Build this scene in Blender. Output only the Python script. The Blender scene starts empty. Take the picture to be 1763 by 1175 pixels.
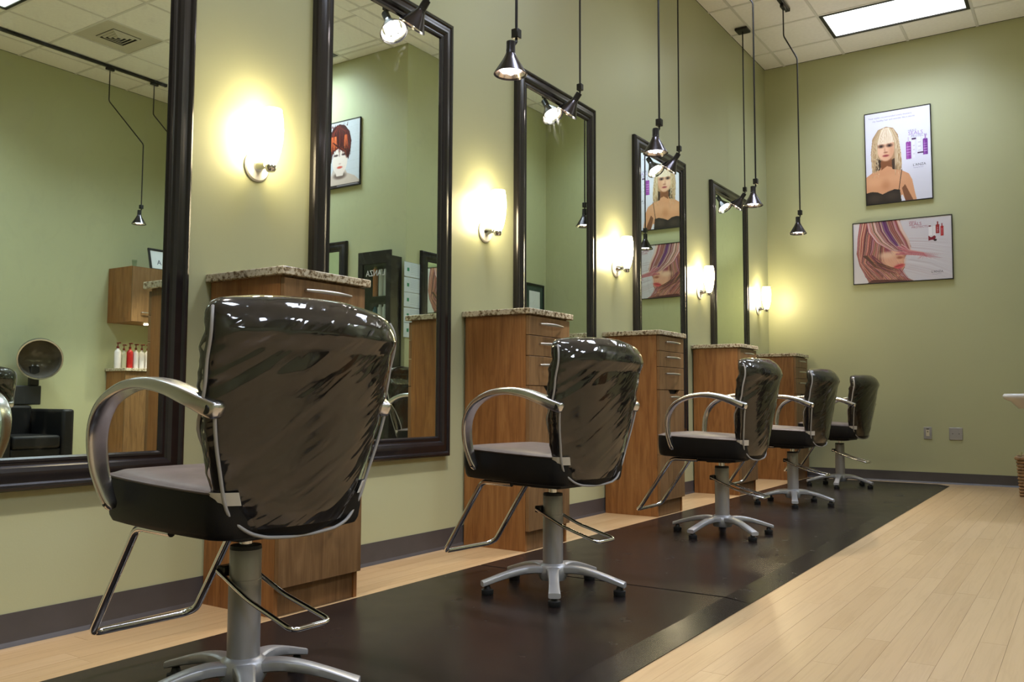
import bpy, bmesh, math, random
import numpy as np
from mathutils import Vector, Matrix, Quaternion, noise as mnoise
random.seed(7)
PI = math.pi
SC = bpy.context.scene
COL = SC.collection
R = math.radians

# ------------------------------------------------------------------ camera, world, lights, exposure
CAM_LOC = Vector((2.8103, 0.0, 0.7637))
def camera():
    ya, pi_, ro = R(-33.553), R(3.9413), R(0.2311)
    fw = Vector((math.sin(ya)*math.cos(pi_), math.cos(ya)*math.cos(pi_), math.sin(pi_)))
    rt = Vector((math.cos(ya), -math.sin(ya), 0)); up = rt.cross(fw)
    r2 = rt*math.cos(ro) + up*math.sin(ro); u2 = up*math.cos(ro) - rt*math.sin(ro)
    c = bpy.data.cameras.new('camera'); c.sensor_width = 36; c.lens = 36*1497.66/1763
    c.clip_start = .05
    o = bpy.data.objects.new('camera', c); COL.objects.link(o)
    m = Matrix((r2, u2, -fw)).transposed().to_4x4(); m.translation = CAM_LOC
    o.matrix_world = m
    SC.camera = o
camera()
w = bpy.data.worlds.new('world'); SC.world = w; w.use_nodes = True
w.node_tree.nodes['Background'].inputs[0].default_value = (.5, .5, .5, 1)
w.node_tree.nodes['Background'].inputs[1].default_value = .02
SC.view_settings.view_transform = 'Standard'; SC.view_settings.look = 'None'
SC.view_settings.gamma = 1; SC.view_settings.use_curve_mapping = False
SC.view_settings.exposure = 0.0
SC.cycles.use_denoising = True
SC.cycles.max_bounces = 12; SC.cycles.diffuse_bounces = 9; SC.cycles.glossy_bounces = 6; SC.cycles.transparent_max_bounces = 12
SC.cycles.sample_clamp_indirect = 4
SC.cycles.caustics_reflective = False; SC.cycles.caustics_refractive = False

YB, HC, T = 9.157, 4.342, .6096           # back wall, ceiling, ceiling module
XE, XR, YR, YF = 6.42, 2.80, 6.50, -2.4   # far wall, right wall, return wall, wall behind camera
GX, GY = .2114, YB-.449                   # ceiling grid origin near the back wall
G2X, G2Y = 4.82-3*T, 4.53-6*T             # grid origin of the wide part of the room
PANEL_W = 25.0                            # watts of each ceiling light
PANEL_COL = (.87, .985, 1.25)
SPOT_W = 118.0
SCONCE_E = 54.0
CEILING_FILL_W = 30.0
# ceiling light centres (near strip of the room, then the wide part); most unseen, added for the light
PANELS = [(GX+2*T, GY-.5*T), (GX+2*T, GY-4.5*T), (GX+2*T, GY-8.5*T), (GX+2*T, GY-12.5*T),
          (4.82, 3.61), (4.82-T, 3.61+4*T), (4.82, 3.61-4*T), (4.82, 3.61-8*T)]
def panel_light(x, y, k):
    l = bpy.data.lights.new('troffer_lamp', 'AREA'); l.shape = 'RECTANGLE'
    l.size = 2*T-.08; l.size_y = T-.08; l.energy = PANEL_W*(.90 if k < 4 else 1.9); l.color = PANEL_COL; l.spread = R(128)
    o = bpy.data.objects.new('troffer_lamp', l); o.location = (x, y, HC-.012); COL.objects.link(o)
for k, (x, y) in enumerate(PANELS): panel_light(x, y, k)

# ------------------------------------------------------------------ materials
def lin(c):
    return tuple(((v/255)/12.92 if v/255 <= .04045 else ((v/255+.055)/1.055)**2.4) for v in c)
class NT:
    def __init__(s, name):
        s.m = bpy.data.materials.new(name); s.m.use_nodes = True; s.t = s.m.node_tree
        s.b = s.t.nodes['Principled BSDF']; s.out = s.t.nodes['Material Output']
    def n(s, typ, **kw):
        x = s.t.nodes.new(typ)
        for k, v in kw.items():
            if k in x.inputs.keys() if isinstance(k, str) else False: x.inputs[k].default_value = v
            else: setattr(x, k, v)
        return x
    def l(s, a, b): s.t.links.new(a, b)
    def coords(s, scale=(1, 1, 1), rnd=False):
        tc = s.n('ShaderNodeTexCoord'); mp = s.n('ShaderNodeMapping'); mp.inputs['Scale'].default_value = scale
        s.l(tc.outputs['Object'], mp.inputs['Vector'])
        if rnd:
            oi = s.n('ShaderNodeObjectInfo'); vm = s.n('ShaderNodeVectorMath', operation='SCALE')
            cb = s.n('ShaderNodeCombineXYZ')
            for i in range(3): s.l(oi.outputs['Random'], cb.inputs[i])
            s.l(cb.outputs[0], vm.inputs[0]); vm.inputs['Scale'].default_value = 37.0
            s.l(vm.outputs[0], mp.inputs['Location'])
        return mp.outputs['Vector']
    def ramp(s, fac, stops):
        r = s.n('ShaderNodeValToRGB'); e = r.color_ramp.elements
        while len(e) < len(stops): e.new(.5)
        for x, (p, c) in zip(e, stops): x.position = p; x.color = (*c, 1)
        s.l(fac, r.inputs[0]); return r.outputs[0]
    def noise(s, vec, scale=5, detail=4, rough=.5, dist=0):
        x = s.n('ShaderNodeTexNoise'); x.inputs['Scale'].default_value = scale; x.inputs['Detail'].default_value = detail
        x.inputs['Roughness'].default_value = rough; x.inputs['Distortion'].default_value = dist
        s.l(vec, x.inputs['Vector']); return x
    def bump(s, h, strength=.2, dist=.01):
        x = s.n('ShaderNodeBump'); x.inputs['Strength'].default_value = strength; x.inputs['Distance'].default_value = dist
        s.l(h, x.inputs['Height']); s.l(x.outputs[0], s.b.inputs['Normal']); return x
def set_p(b, col=None, rough=None, metal=None, spec=None, coat=None, coat_r=None, emis=None, es=None):
    if col is not None: b.inputs['Base Color'].default_value = (*col, 1)
    if rough is not None: b.inputs['Roughness'].default_value = rough
    if metal is not None: b.inputs['Metallic'].default_value = metal
    if spec is not None: b.inputs['Specular IOR Level'].default_value = spec
    if coat is not None: b.inputs['Coat Weight'].default_value = coat
    if coat_r is not None: b.inputs['Coat Roughness'].default_value = coat_r
    if emis is not None: b.inputs['Emission Color'].default_value = (*emis, 1); b.inputs['Emission Strength'].default_value = es
def mat(name, col, rough=.5, metal=0, var=0, vscale=6, bump=0, bscale=60, **kw):
    k = NT(name); set_p(k.b, col, rough, metal, **kw)
    if var:
        v = k.coords(); nz = k.noise(v, vscale, 3)
        k.l(k.ramp(nz.outputs['Fac'], [(.3, tuple(c*(1-var) for c in col)), (.7, tuple(min(1, c*(1+var)) for c in col))]), k.b.inputs['Base Color'])
    if bump:
        v2 = k.coords(); n2 = k.noise(v2, bscale, 3); k.bump(n2.outputs['Fac'], bump, .002)
    return k.m
def wood(name, a, b, c, grain=(14, 14, .9), rough=.42):
    k = NT(name); set_p(k.b, a, rough)
    v = k.coords(grain, rnd=True)
    n1 = k.noise(v, 3.2, 6, .62, 1.2)
    v2 = k.coords((90, 90, 2.2), rnd=True); n2 = k.noise(v2, 3, 2)
    mx = k.n('ShaderNodeMath', operation='MULTIPLY_ADD'); k.l(n2.outputs['Fac'], mx.inputs[0]); mx.inputs[1].default_value = .35
    k.l(n1.outputs['Fac'], mx.inputs[2])
    sb = k.n('ShaderNodeMath', operation='SUBTRACT'); k.l(mx.outputs[0], sb.inputs[0]); sb.inputs[1].default_value = .17
    k.l(k.ramp(sb.outputs[0], [(.3, c), (.5, a), (.68, b)]), k.b.inputs['Base Color'])
    k.bump(n2.outputs['Fac'], .06, .001)
    return k.m
M = {}
PAINT = (.416, .426, .250)
def paint():
    k = NT('green_wall_paint'); set_p(k.b, PAINT, .40, spec=.5)
    v = k.coords(); n = k.noise(v, 140, 4); k.bump(n.outputs['Fac'], .10, .002)
    n2 = k.noise(v, 1.3, 2)
    k.l(k.ramp(n2.outputs['Fac'], [(.3, tuple(c*.975 for c in PAINT)), (.7, tuple(c*1.02 for c in PAINT))]), k.b.inputs['Base Color'])
    return k.m
M['wall'] = paint()
def plank_mat():
    k = NT('maple_plank'); set_p(k.b, (.6, .42, .22), .34, coat=.25, coat_r=.22)
    v = k.coords((26, 1.1, 26), rnd=True); n1 = k.noise(v, 2.2, 6, .6, .8)
    oi = k.n('ShaderNodeObjectInfo'); at = k.n('ShaderNodeAttribute', attribute_name='tone')
    ad = k.n('ShaderNodeMath', operation='ADD'); k.l(oi.outputs['Random'], ad.inputs[0]); k.l(at.outputs['Fac'], ad.inputs[1])
    fr = k.n('ShaderNodeMath', operation='FRACT'); k.l(ad.outputs[0], fr.inputs[0])
    base = k.ramp(fr.outputs[0], [(0, (.440, .295, .148)), (.35, (.490, .338, .176)), (.7, (.462, .314, .160)), (1, (.510, .358, .197))])
    gr = k.ramp(n1.outputs['Fac'], [(.25, (.80, .76, .70)), (.55, (1, 1, 1)), (.8, (1.0, .96, .90))])
    mx = k.n('ShaderNodeMix', data_type='RGBA', blend_type='MULTIPLY'); mx.inputs[0].default_value = .8
    k.l(base, mx.inputs[6]); k.l(gr, mx.inputs[7]); k.l(mx.outputs[2], k.b.inputs['Base Color'])
    k.bump(n1.outputs['Fac'], .03, .001)
    return k.m
M['plank'] = plank_mat()
M['subfloor'] = mat('dark_subfloor', (.10, .07, .04), .8, var=.2)
M['tile'] = mat('ceiling_tile_board', (.87, .85, .85), .9, var=.03, vscale=30, bump=.25, bscale=220)
M['tbar'] = mat('ceiling_bar_enamel', (.66, .65, .64), .6, var=.03)
M['base'] = mat('grey_vinyl_base', (.062, .056, .056), .42, var=.08, vscale=9)
M['wood'] = wood('oak_side_veneer', (.238, .100, .027), (.295, .136, .041), (.150, .057, .014), (7, 7, .7))
M['wood_shaded'] = wood('oak_shaded_front', (.185, .098, .038), (.230, .128, .052), (.120, .060, .022), (7, 7, .7))  # same oak made darker: shade on the fronts put into the colour
def granite():
    k = NT('speckled_granite'); set_p(k.b, (.4, .35, .25), .16, spec=.5)
    v = k.coords((1, 1, 1), rnd=True)
    n = k.noise(v, 55, 5, .7); n2 = k.noise(v, 95, 4, .7)
    c1 = k.ramp(n.outputs['Fac'], [(.30, (.035, .026, .02)), (.43, (.21, .145, .08)), (.50, (.50, .43, .30)), (.62, (.62, .56, .43)), (.72, (.30, .235, .15))])
    c2 = k.ramp(n2.outputs['Fac'], [(.33, (.06, .045, .035)), (.42, (1, 1, 1))])
    mx = k.n('ShaderNodeMix', data_type='RGBA', blend_type='MULTIPLY'); mx.inputs[0].default_value = .85
    k.l(c1, mx.inputs[6]); k.l(c2, mx.inputs[7]); k.l(mx.outputs[2], k.b.inputs['Base Color'])
    return k.m
M['granite'] = granite()
M['blackframe'] = mat('black_lacquer_frame', (.012, .010, .011), .24, var=.2, vscale=20)
def mirror_glass():
    k = NT('mirror_silver'); g1 = k.n('ShaderNodeBsdfGlossy'); g1.inputs[0].default_value = (.80, .91, .80, 1); g1.inputs['Roughness'].default_value = .008
    g2 = k.n('ShaderNodeBsdfGlossy'); g2.inputs[0].default_value = (.84, .88, .86, 1); g2.inputs['Roughness'].default_value = .30
    n = k.noise(k.coords((5, 3, 1), rnd=True), 2.2, 5, .65, 1.5)
    k2 = k.ramp(n.outputs['Fac'], [(.52, (0, 0, 0)), (.74, (.07, .07, .07))])
    m = k.n('ShaderNodeMixShader'); k.l(k2, m.inputs[0]); k.l(g1.outputs[0], m.inputs[1]); k.l(g2.outputs[0], m.inputs[2])
    k.l(m.outputs[0], k.out.inputs['Surface']); return k.m
M['glass'] = mirror_glass()
M['backing'] = mat('mirror_backing', (.05, .05, .05), .8)
M['black'] = mat('black_metal', (.014, .013, .014), .33, .3, var=.15)
M['conemetal'] = mat('gunmetal_cone', (.075, .068, .075), .22, .92, var=.1)
M['coneinner'] = mat('polished_reflector', (.80, .72, .66), .22, 1.0)
M['chrome'] = mat('chrome', (.70, .70, .715), .10, 1.0, var=.03)
M['alu'] = mat('polished_aluminium', (.60, .595, .60), .24, 1.0, var=.05, vscale=12)
M['column'] = mat('silver_painted_column', (.36, .355, .36), .38, .45, var=.05)
M['baseArm'] = mat('silver_cast_base', (.47, .47, .48), .36, .5, var=.05)
M['brushed'] = mat('brushed_nickel', (.58, .56, .53), .30, 1.0, var=.05)
def leather(name, col, rough):
    k = NT(name); set_p(k.b, col, rough, spec=.22)
    v = k.coords(); n = k.n('ShaderNodeTexVoronoi'); n.inputs['Scale'].default_value = 420; k.l(v, n.inputs['Vector'])
    k.bump(n.outputs['Distance'], .12, .001)
    n2 = k.noise(v, 12, 4, .6)
    k.l(k.ramp(n2.outputs['Fac'], [(.3, tuple(c*.8 for c in col)), (.7, tuple(c*1.25 for c in col))]), k.b.inputs['Base Color'])
    return k.m
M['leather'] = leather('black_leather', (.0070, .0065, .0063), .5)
M['seattop'] = leather('sheen_tinted_leather', (.095, .078, .074), .42)  # black leather lightened: reflected sheen put into the colour
M['shell'] = mat('black_back_shell', (.010, .009, .0085), .5, var=.2, spec=.2)
M['piping'] = mat('grey_piping', (.34, .33, .32), .5, var=.06)
M['hem'] = mat('milky_plastic_hem', (.36, .345, .33), .5, var=.06)
M['tab'] = mat('white_tape_tab', (.68, .66, .62), .5, var=.04)
M['rubber'] = mat('black_rubber', (.012, .012, .012), .55, var=.2)
M['bolt'] = mat('dark_bolt', (.04, .038, .036), .35, .8, var=.1)
def plastic_cover():
    k = NT('clear_plastic_cover'); t = k.t
    tr = k.n('ShaderNodeBsdfTransparent'); tr.inputs[0].default_value = (.90, .88, .86, 1)
    gl = k.n('ShaderNodeBsdfGlossy'); gl.inputs['Roughness'].default_value = .07; gl.inputs[0].default_value = (1, .98, .96, 1)
    df = k.n('ShaderNodeBsdfDiffuse'); df.inputs[0].default_value = (.62, .56, .50, 1)
    fr = k.n('ShaderNodeFresnel'); fr.inputs['IOR'].default_value = 1.68
    tc = k.n('ShaderNodeTexCoord')
    def dot(vec):
        d = k.n('ShaderNodeVectorMath', operation='DOT_PRODUCT'); k.l(tc.outputs['Object'], d.inputs[0]); d.inputs[1].default_value = vec; return d.outputs['Value']
    cb = k.n('ShaderNodeCombineXYZ'); k.l(dot((0, .57*20, .82*20)), cb.inputs[0]); k.l(dot((0, -.82*3.2, .57*3.2)), cb.inputs[1]); k.l(dot((6, 0, 0)), cb.inputs[2])
    n = k.noise(cb.outputs[0], 1.0, 2, .5, .4)
    n2 = k.noise(tc.outputs['Object'], 18, 2, .5, .6)
    ad = k.n('ShaderNodeMath', operation='MULTIPLY_ADD'); k.l(n2.outputs['Fac'], ad.inputs[0]); ad.inputs[1].default_value = .05; k.l(n.outputs['Fac'], ad.inputs[2])
    bp = k.n('ShaderNodeBump'); bp.inputs['Strength'].default_value = .28; bp.inputs['Distance'].default_value = .030
    k.l(ad.outputs[0], bp.inputs['Height']); k.l(bp.outputs[0], gl.inputs['Normal']); k.l(bp.outputs[0], fr.inputs['Normal'])
    m0 = k.n('ShaderNodeMixShader'); m0.inputs[0].default_value = .012
    k.l(tr.outputs[0], m0.inputs[1]); k.l(df.outputs[0], m0.inputs[2])
    m1 = k.n('ShaderNodeMixShader'); k.l(fr.outputs[0], m1.inputs[0]); k.l(m0.outputs[0], m1.inputs[1]); k.l(gl.outputs[0], m1.inputs[2])
    k.l(m1.outputs[0], k.out.inputs['Surface'])
    return k.m
M['cover'] = plastic_cover()
def matmat():
    k = NT('dark_vinyl_mat'); set_p(k.b, (.0155, .0115, .0105), .24, spec=.20)
    v = k.coords(); n = k.noise(v, 2.1, 5, .6)
    k.l(k.ramp(n.outputs['Fac'], [(.3, (.010, .0068, .0062)), (.55, (.0145, .0105, .0095)), (.75, (.008, .0075, .0075))]), k.b.inputs['Base Color'])
    n2 = k.noise(v, 7, 4, .6)
    mr = k.n('ShaderNodeMapRange'); mr.inputs[3].default_value = .20; mr.inputs[4].default_value = .31; k.l(n2.outputs['Fac'], mr.inputs[0]); k.l(mr.outputs[0], k.b.inputs['Roughness'])
    n3 = k.noise(v, 2.2, 1); k.bump(n3.outputs['Fac'], .07, .03)
    return k.m
M['mat'] = matmat()
def emit(name, col, e, base=(.8, .8, .8)):
    k = NT(name); set_p(k.b, base, .35, emis=col, es=e); return k.m
M['diffuser'] = emit('troffer_diffuser', (.97, 1, .98), 3.2)
M['shade'] = emit('frosted_glass_shade', (1, .83, .50), SCONCE_E)
M['bulb'] = emit('halogen_bulb', (1, .90, .92), 16)
M['puck'] = emit('under_cabinet_puck', (1, .85, .62), 18)
M['white'] = mat('white_enamel', (.72, .72, .70), .3, var=.02)
M['plate'] = mat('white_plate', (.70, .68, .63), .35, var=.02)
M['steel'] = mat('steel_cover_plate', (.36, .35, .34), .45, .5, var=.06)
M['ivory'] = mat('ivory_socket', (.55, .50, .36), .4, var=.04)
M['dark'] = mat('dark_slot', (.012, .012, .012), .7, var=.1)
M['vent'] = mat('vent_enamel', (.55, .52, .45), .5, var=.03)
M['paper'] = mat('white_paper', (.66, .68, .68), .6, var=.03)
M['wicker'] = mat('wicker_reed', (.28, .17, .08), .6, var=.35, vscale=40)
M['straw'] = mat('straw_filler', (.42, .40, .16), .7, var=.3, vscale=40)
M['redplastic'] = mat('red_bottle_plastic', (.55, .02, .02), .3, var=.05)
M['pump'] = mat('dark_red_pump', (.16, .012, .012), .35, var=.1)
M['cream'] = mat('cream_bottle_plastic', (.42, .40, .28), .35, var=.08)
M['whiteplastic'] = mat('white_bottle_plastic', (.74, .70, .70), .35, var=.03)
M['orange'] = mat('orange_carton', (.55, .17, .045), .5, var=.1)
M['blue'] = mat('blue_carton', (.02, .10, .17), .5, var=.1)
M['gold'] = mat('gold_card', (.45, .30, .08), .4, var=.1)
M['printdark'] = mat('dark_print', (.05, .05, .07), .7, var=.05)
M['printlilac'] = mat('lilac_print', (.28, .24, .40), .7, var=.03)
M['printpurple'] = mat('purple_print', (.36, .22, .52), .7, var=.03)
M['printred'] = mat('red_print', (.33, .09, .13), .7, var=.03)
M['printwhite'] = mat('white_print', (.62, .62, .62), .7, var=.03)
M['hood'] = mat('dryer_hood_plastic', (.055, .05, .04), .12, var=.1)
M['liner'] = mat('smoked_hood_liner', (.13, .115, .095), .12, var=.1)
M['greenmat'] = mat('dark_green_mount', (.03, .055, .04), .6, var=.1)
def vcol():
    k = NT('printed_poster'); set_p(k.b, (1, 1, 1), .30)
    a = k.n('ShaderNodeAttribute', attribute_name='print'); k.l(a.outputs['Color'], k.b.inputs['Base Color'])
    v = k.coords(); n = k.noise(v, 9, 2); k.bump(n.outputs['Fac'], .15, .01)
    return k.m
M['print'] = vcol()
def clearglass():
    k = NT('clear_door_glass')
    tr = k.n('ShaderNodeBsdfTransparent'); tr.inputs[0].default_value = (.86, .9, .87, 1)
    gl = k.n('ShaderNodeBsdfGlossy'); gl.inputs['Roughness'].default_value = .03
    lw = k.n('ShaderNodeLayerWeight'); lw.inputs[0].default_value = .5
    pw = k.n('ShaderNodeMath', operation='POWER'); k.l(lw.outputs['Facing'], pw.inputs[0]); pw.inputs[1].default_value = 4
    ma = k.n('ShaderNodeMath', operation='MULTIPLY_ADD'); k.l(pw.outputs[0], ma.inputs[0]); ma.inputs[1].default_value = .8; ma.inputs[2].default_value = .035
    m = k.n('ShaderNodeMixShader'); k.l(ma.outputs[0], m.inputs[0]); k.l(tr.outputs[0], m.inputs[1]); k.l(gl.outputs[0], m.inputs[2])
    k.l(m.outputs[0], k.out.inputs['Surface']); return k.m
M['clear'] = clearglass()

# ------------------------------------------------------------------ mesh helpers
class MB:
    def __init__(s): s.v = []; s.f = []
    def add(s, vs, fs):
        o = len(s.v); s.v += [tuple(p) for p in vs]; s.f += [tuple(i+o for i in f) for f in fs]; return s
    def box(s, x0, x1, y0, y1, z0, z1):
        vs = [(x, y, z) for z in (z0, z1) for y in (y0, y1) for x in (x0, x1)]
        return s.add(vs, [(0, 2, 3, 1), (4, 5, 7, 6), (0, 1, 5, 4), (2, 6, 7, 3), (0, 4, 6, 2), (1, 3, 7, 5)])
    def loft(s, rings, cap0=True, cap1=True, closed=False):
        n = len(rings[0]); vs = [p for r in rings for p in r]; fs = []
        m = len(rings)
        for i in range(m if closed else m-1):
            j = (i+1) % m
            for k in range(n):
                l = (k+1) % n; fs.append((i*n+k, i*n+l, j*n+l, j*n+k))
        if not closed:
            if cap0: fs.append(tuple(range(n-1, -1, -1)))
            if cap1: fs.append(tuple((m-1)*n+k for k in range(n)))
        return s.add(vs, fs)
    def tube(s, path, r, n=10, closed=False, caps=True):
        path = [Vector(p) for p in path]; m = len(path); rings = []
        rr = r if isinstance(r, (list, tuple)) else [r]*m
        nrm = None
        for i in range(m):
            a = path[i-1] if (i > 0 or closed) else path[i]; b = path[(i+1) % m] if (i < m-1 or closed) else path[i]
            t = (b-a).normalized()
            if nrm is None:
                nrm = t.orthogonal().normalized()
            nrm = (nrm - t*nrm.dot(t)).normalized()
            bn = t.cross(nrm)
            rings.append([path[i] + (nrm*math.cos(2*PI*k/n) + bn*math.sin(2*PI*k/n))*rr[i] for k in range(n)])
        return s.loft(rings, caps, caps, closed)
    def lathe(s, prof, n=24, mtx=None, cap0=True, cap1=True):
        rings = []
        for r, z in prof:
            ring = [Vector((r*math.cos(2*PI*k/n), r*math.sin(2*PI*k/n), z)) for k in range(n)]
            if mtx: ring = [mtx @ p for p in ring]
            rings.append(ring)
        return s.loft(rings, cap0, cap1)
    def prism(s, pts, z0, z1, f=None):
        f = f or (lambda x, y, z: (x, y, z)); n = len(pts)
        return s.loft([[f(x, y, z0) for x, y in pts], [f(x, y, z1) for x, y in pts]])
    def mesh(s, name, material, smooth=30):
        me = bpy.data.meshes.new(name); bm = bmesh.new()
        vs = [bm.verts.new(p) for p in s.v]
        for f in s.f:
            try: bm.faces.new([vs[i] for i in f])
            except ValueError: pass
        bmesh.ops.recalc_face_normals(bm, faces=bm.faces[:]); bm.to_mesh(me); bm.free()
        me.materials.append(M[material] if isinstance(material, str) else material)
        if smooth:
            for p in me.polygons: p.use_smooth = True
            me.set_sharp_from_angle(angle=R(smooth))
        return me
    def build(s, name, material, parent=None, bevel=0, smooth=30, seg=2):
        o = bpy.data.objects.new(name, s.mesh(name, material, smooth)); COL.objects.link(o)
        if parent: o.parent = parent
        if bevel:
            b = o.modifiers.new('bevel', 'BEVEL'); b.width = bevel; b.segments = seg; b.limit_method = 'ANGLE'; b.angle_limit = R(40)
        return o
def fillet(pts, r, n=5):
    pts = [Vector(p) for p in pts]; out = [pts[0]]
    for a, b, c in zip(pts, pts[1:], pts[2:]):
        d1 = (a-b); d2 = (c-b); k = min(r, d1.length*.49, d2.length*.49)
        p1 = b + d1.normalized()*k; p2 = b + d2.normalized()*k
        for i in range(n+1):
            t = i/n; out.append(p1*(1-t)**2 + b*2*t*(1-t) + p2*t*t)
    out.append(pts[-1]); return out
def bez(keys, n):
    """smooth catmull-rom through keys (tuples), n samples per span"""
    K = [np.array(k, float) for k in keys]; out = []
    for i in range(len(K)-1):
        p0 = K[i-1] if i else K[0]*2-K[1]; p1 = K[i]; p2 = K[i+1]; p3 = K[i+2] if i+2 < len(K) else K[-1]*2-K[-2]
        for j in range(n):
            t = j/n; out.append(.5*(2*p1 + (p2-p0)*t + (2*p0-5*p1+4*p2-p3)*t*t + (3*p1-p0-3*p2+p3)*t**3))
    out.append(K[-1]); return out
def tag(o, label=None, cat=None, group=None, kind=None):
    if label: o['label'] = label
    if cat: o['category'] = cat
    if group: o['group'] = group
    if kind: o['kind'] = kind
    return o
def thing(name, label, cat, loc=(0, 0, 0), rz=0, group=None, basis=None, kind=None):
    o = bpy.data.objects.new(name, None); o.empty_display_size = .1; COL.objects.link(o)
    if basis:
        m = Matrix(basis).transposed().to_4x4(); m.translation = Vector(loc); o.matrix_world = m
    else:
        o.location = loc; o.rotation_euler = (0, 0, rz)
    return tag(o, label, cat, group, kind)
KIDS = {}
def copy_tree(root, label, loc=None, rz=None):
    r = root.copy(); COL.objects.link(r); r['label'] = label
    if loc is not None: r.location = loc
    if rz is not None: r.rotation_euler = (0, 0, rz)
    for ch in root.children:
        c = ch.copy(); COL.objects.link(c); c.parent = r
        for g in ch.children:
            d = g.copy(); COL.objects.link(d); d.parent = c
    return r
V3 = Vector
WL = (V3((0, 1, 0)), V3((0, 0, 1)), V3((1, 0, 0)))      # basis on the left wall: along, up, out
WB = (V3((1, 0, 0)), V3((0, 0, 1)), V3((0, -1, 0)))     # back wall and return wall
WR = (V3((0, -1, 0)), V3((0, 0, 1)), V3((-1, 0, 0)))    # right and far wall
def structure(name, mb, material, parent=None, **kw):
    o = mb.build(name, material, parent, **kw)
    if not parent: o['kind'] = 'structure'
    return o

# ------------------------------------------------------------------ room shell
structure('wall_left', MB().box(-.12, 0, YF, YB+.12, 0, HC), 'wall')
structure('wall_back', MB().box(0, XR+.12, YB, YB+.12, 0, HC), 'wall')
structure('wall_right', MB().box(XR, XR+.12, YR, YB, 0, HC), 'wall')
structure('wall_return', MB().box(XR+.12, XE+.12, YR, YR+.12, 0, HC), 'wall')
structure('wall_far', MB().box(XE, XE+.12, YF, YR, 0, HC), 'wall')
structure('wall_front', MB().box(-.12, XE+.12, YF-.12, YF, 0, HC), 'wall')
def baseboard(name, loc, basis, length):
    prof = [(0, .1016), (.003, .1016), (.0035, .03), (.005, .014), (.011, .004), (.013, 0), (0, 0)]
    mb = MB().loft([[(a, z, x) for x, z in prof] for a in (0, length)])
    o = mb.build(name, 'base', smooth=20)
    m = Matrix(basis).transposed().to_4x4(); m.translation = Vector(loc); o.matrix_world = m
    o['kind'] = 'structure'
baseboard('baseboard_left', (.0005, YF+.01, 0), WL, YB-YF-.03)
baseboard('baseboard_back', (.016, YB-.0005, 0), WB, XR-.032)
baseboard('baseboard_right', (XR-.0005, YB-.016, 0), WR, YB-YR-.02)
baseboard('baseboard_return', (XR+.02, YR-.0005, 0), WB, XE-XR-.04)
baseboard('baseboard_far', (XE-.0005, YR-.02, 0), WR, YR-YF-.04)

# floor of narrow maple planks, each seen one its own piece
fl = MB().box(-.1, XE+.1, YF-.1, YB+.1, -.09, -.0135).build('floor', 'subfloor'); fl['kind'] = 'structure'
PW = .0785
def plank_mesh(x0, x1, y0, y1, mb=None):
    return (mb or MB()).box(x0, x1, y0, y1, -.0125, 0)
rng = random.Random(3)
n_pl = 0; rest = MB(); rest_tone = []
x = 2.2533-PW*40
while x < XE:
    x0, x1 = max(x, .001), min(x+PW, XE)
    if x1 > .01:
        y = YF - rng.random()*1.1
        while y < YB:
            ln = rng.uniform(.75, 1.7); y0, y1 = max(y, YF), min(y+ln, YB-.001); y += ln
            if x0 > XR and y0 > YR: continue
            if x0 > XR: y1 = min(y1, YR)
            if y1-y0 < .03: continue
            seen = (y1 > .75 and x0 < XR and (x1 < .46 or x0 > 1.66) and (x0 < 2.75) and y1 > .8+max(0, (x0-1.7))*1.55)
            if seen and n_pl < 296:
                ob = MB().box(-.5*(x1-x0)+.0004, .5*(x1-x0)-.0004, -.5*(y1-y0)+.0004, .5*(y1-y0)-.0004, -.0125, 0).build('plank', 'plank', fl, smooth=0)
                ob.location = ((x0+x1)/2, (y0+y1)/2, rng.uniform(-.0003, 0)); n_pl += 1
            else:
                rest.box(x0+.0006, x1-.0006, y0+.0006, y1-.0006, -.0125, -.0002); rest_tone.append(rng.random())
    x += PW
ro = rest.build('plank_field', 'plank', fl, smooth=0); ro['kind'] = 'stuff'
at = ro.data.attributes.new('tone', 'FLOAT', 'FACE')
at.data.foreach_set('value', np.repeat(np.array(rest_tone, dtype=np.float32), 6))

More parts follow.
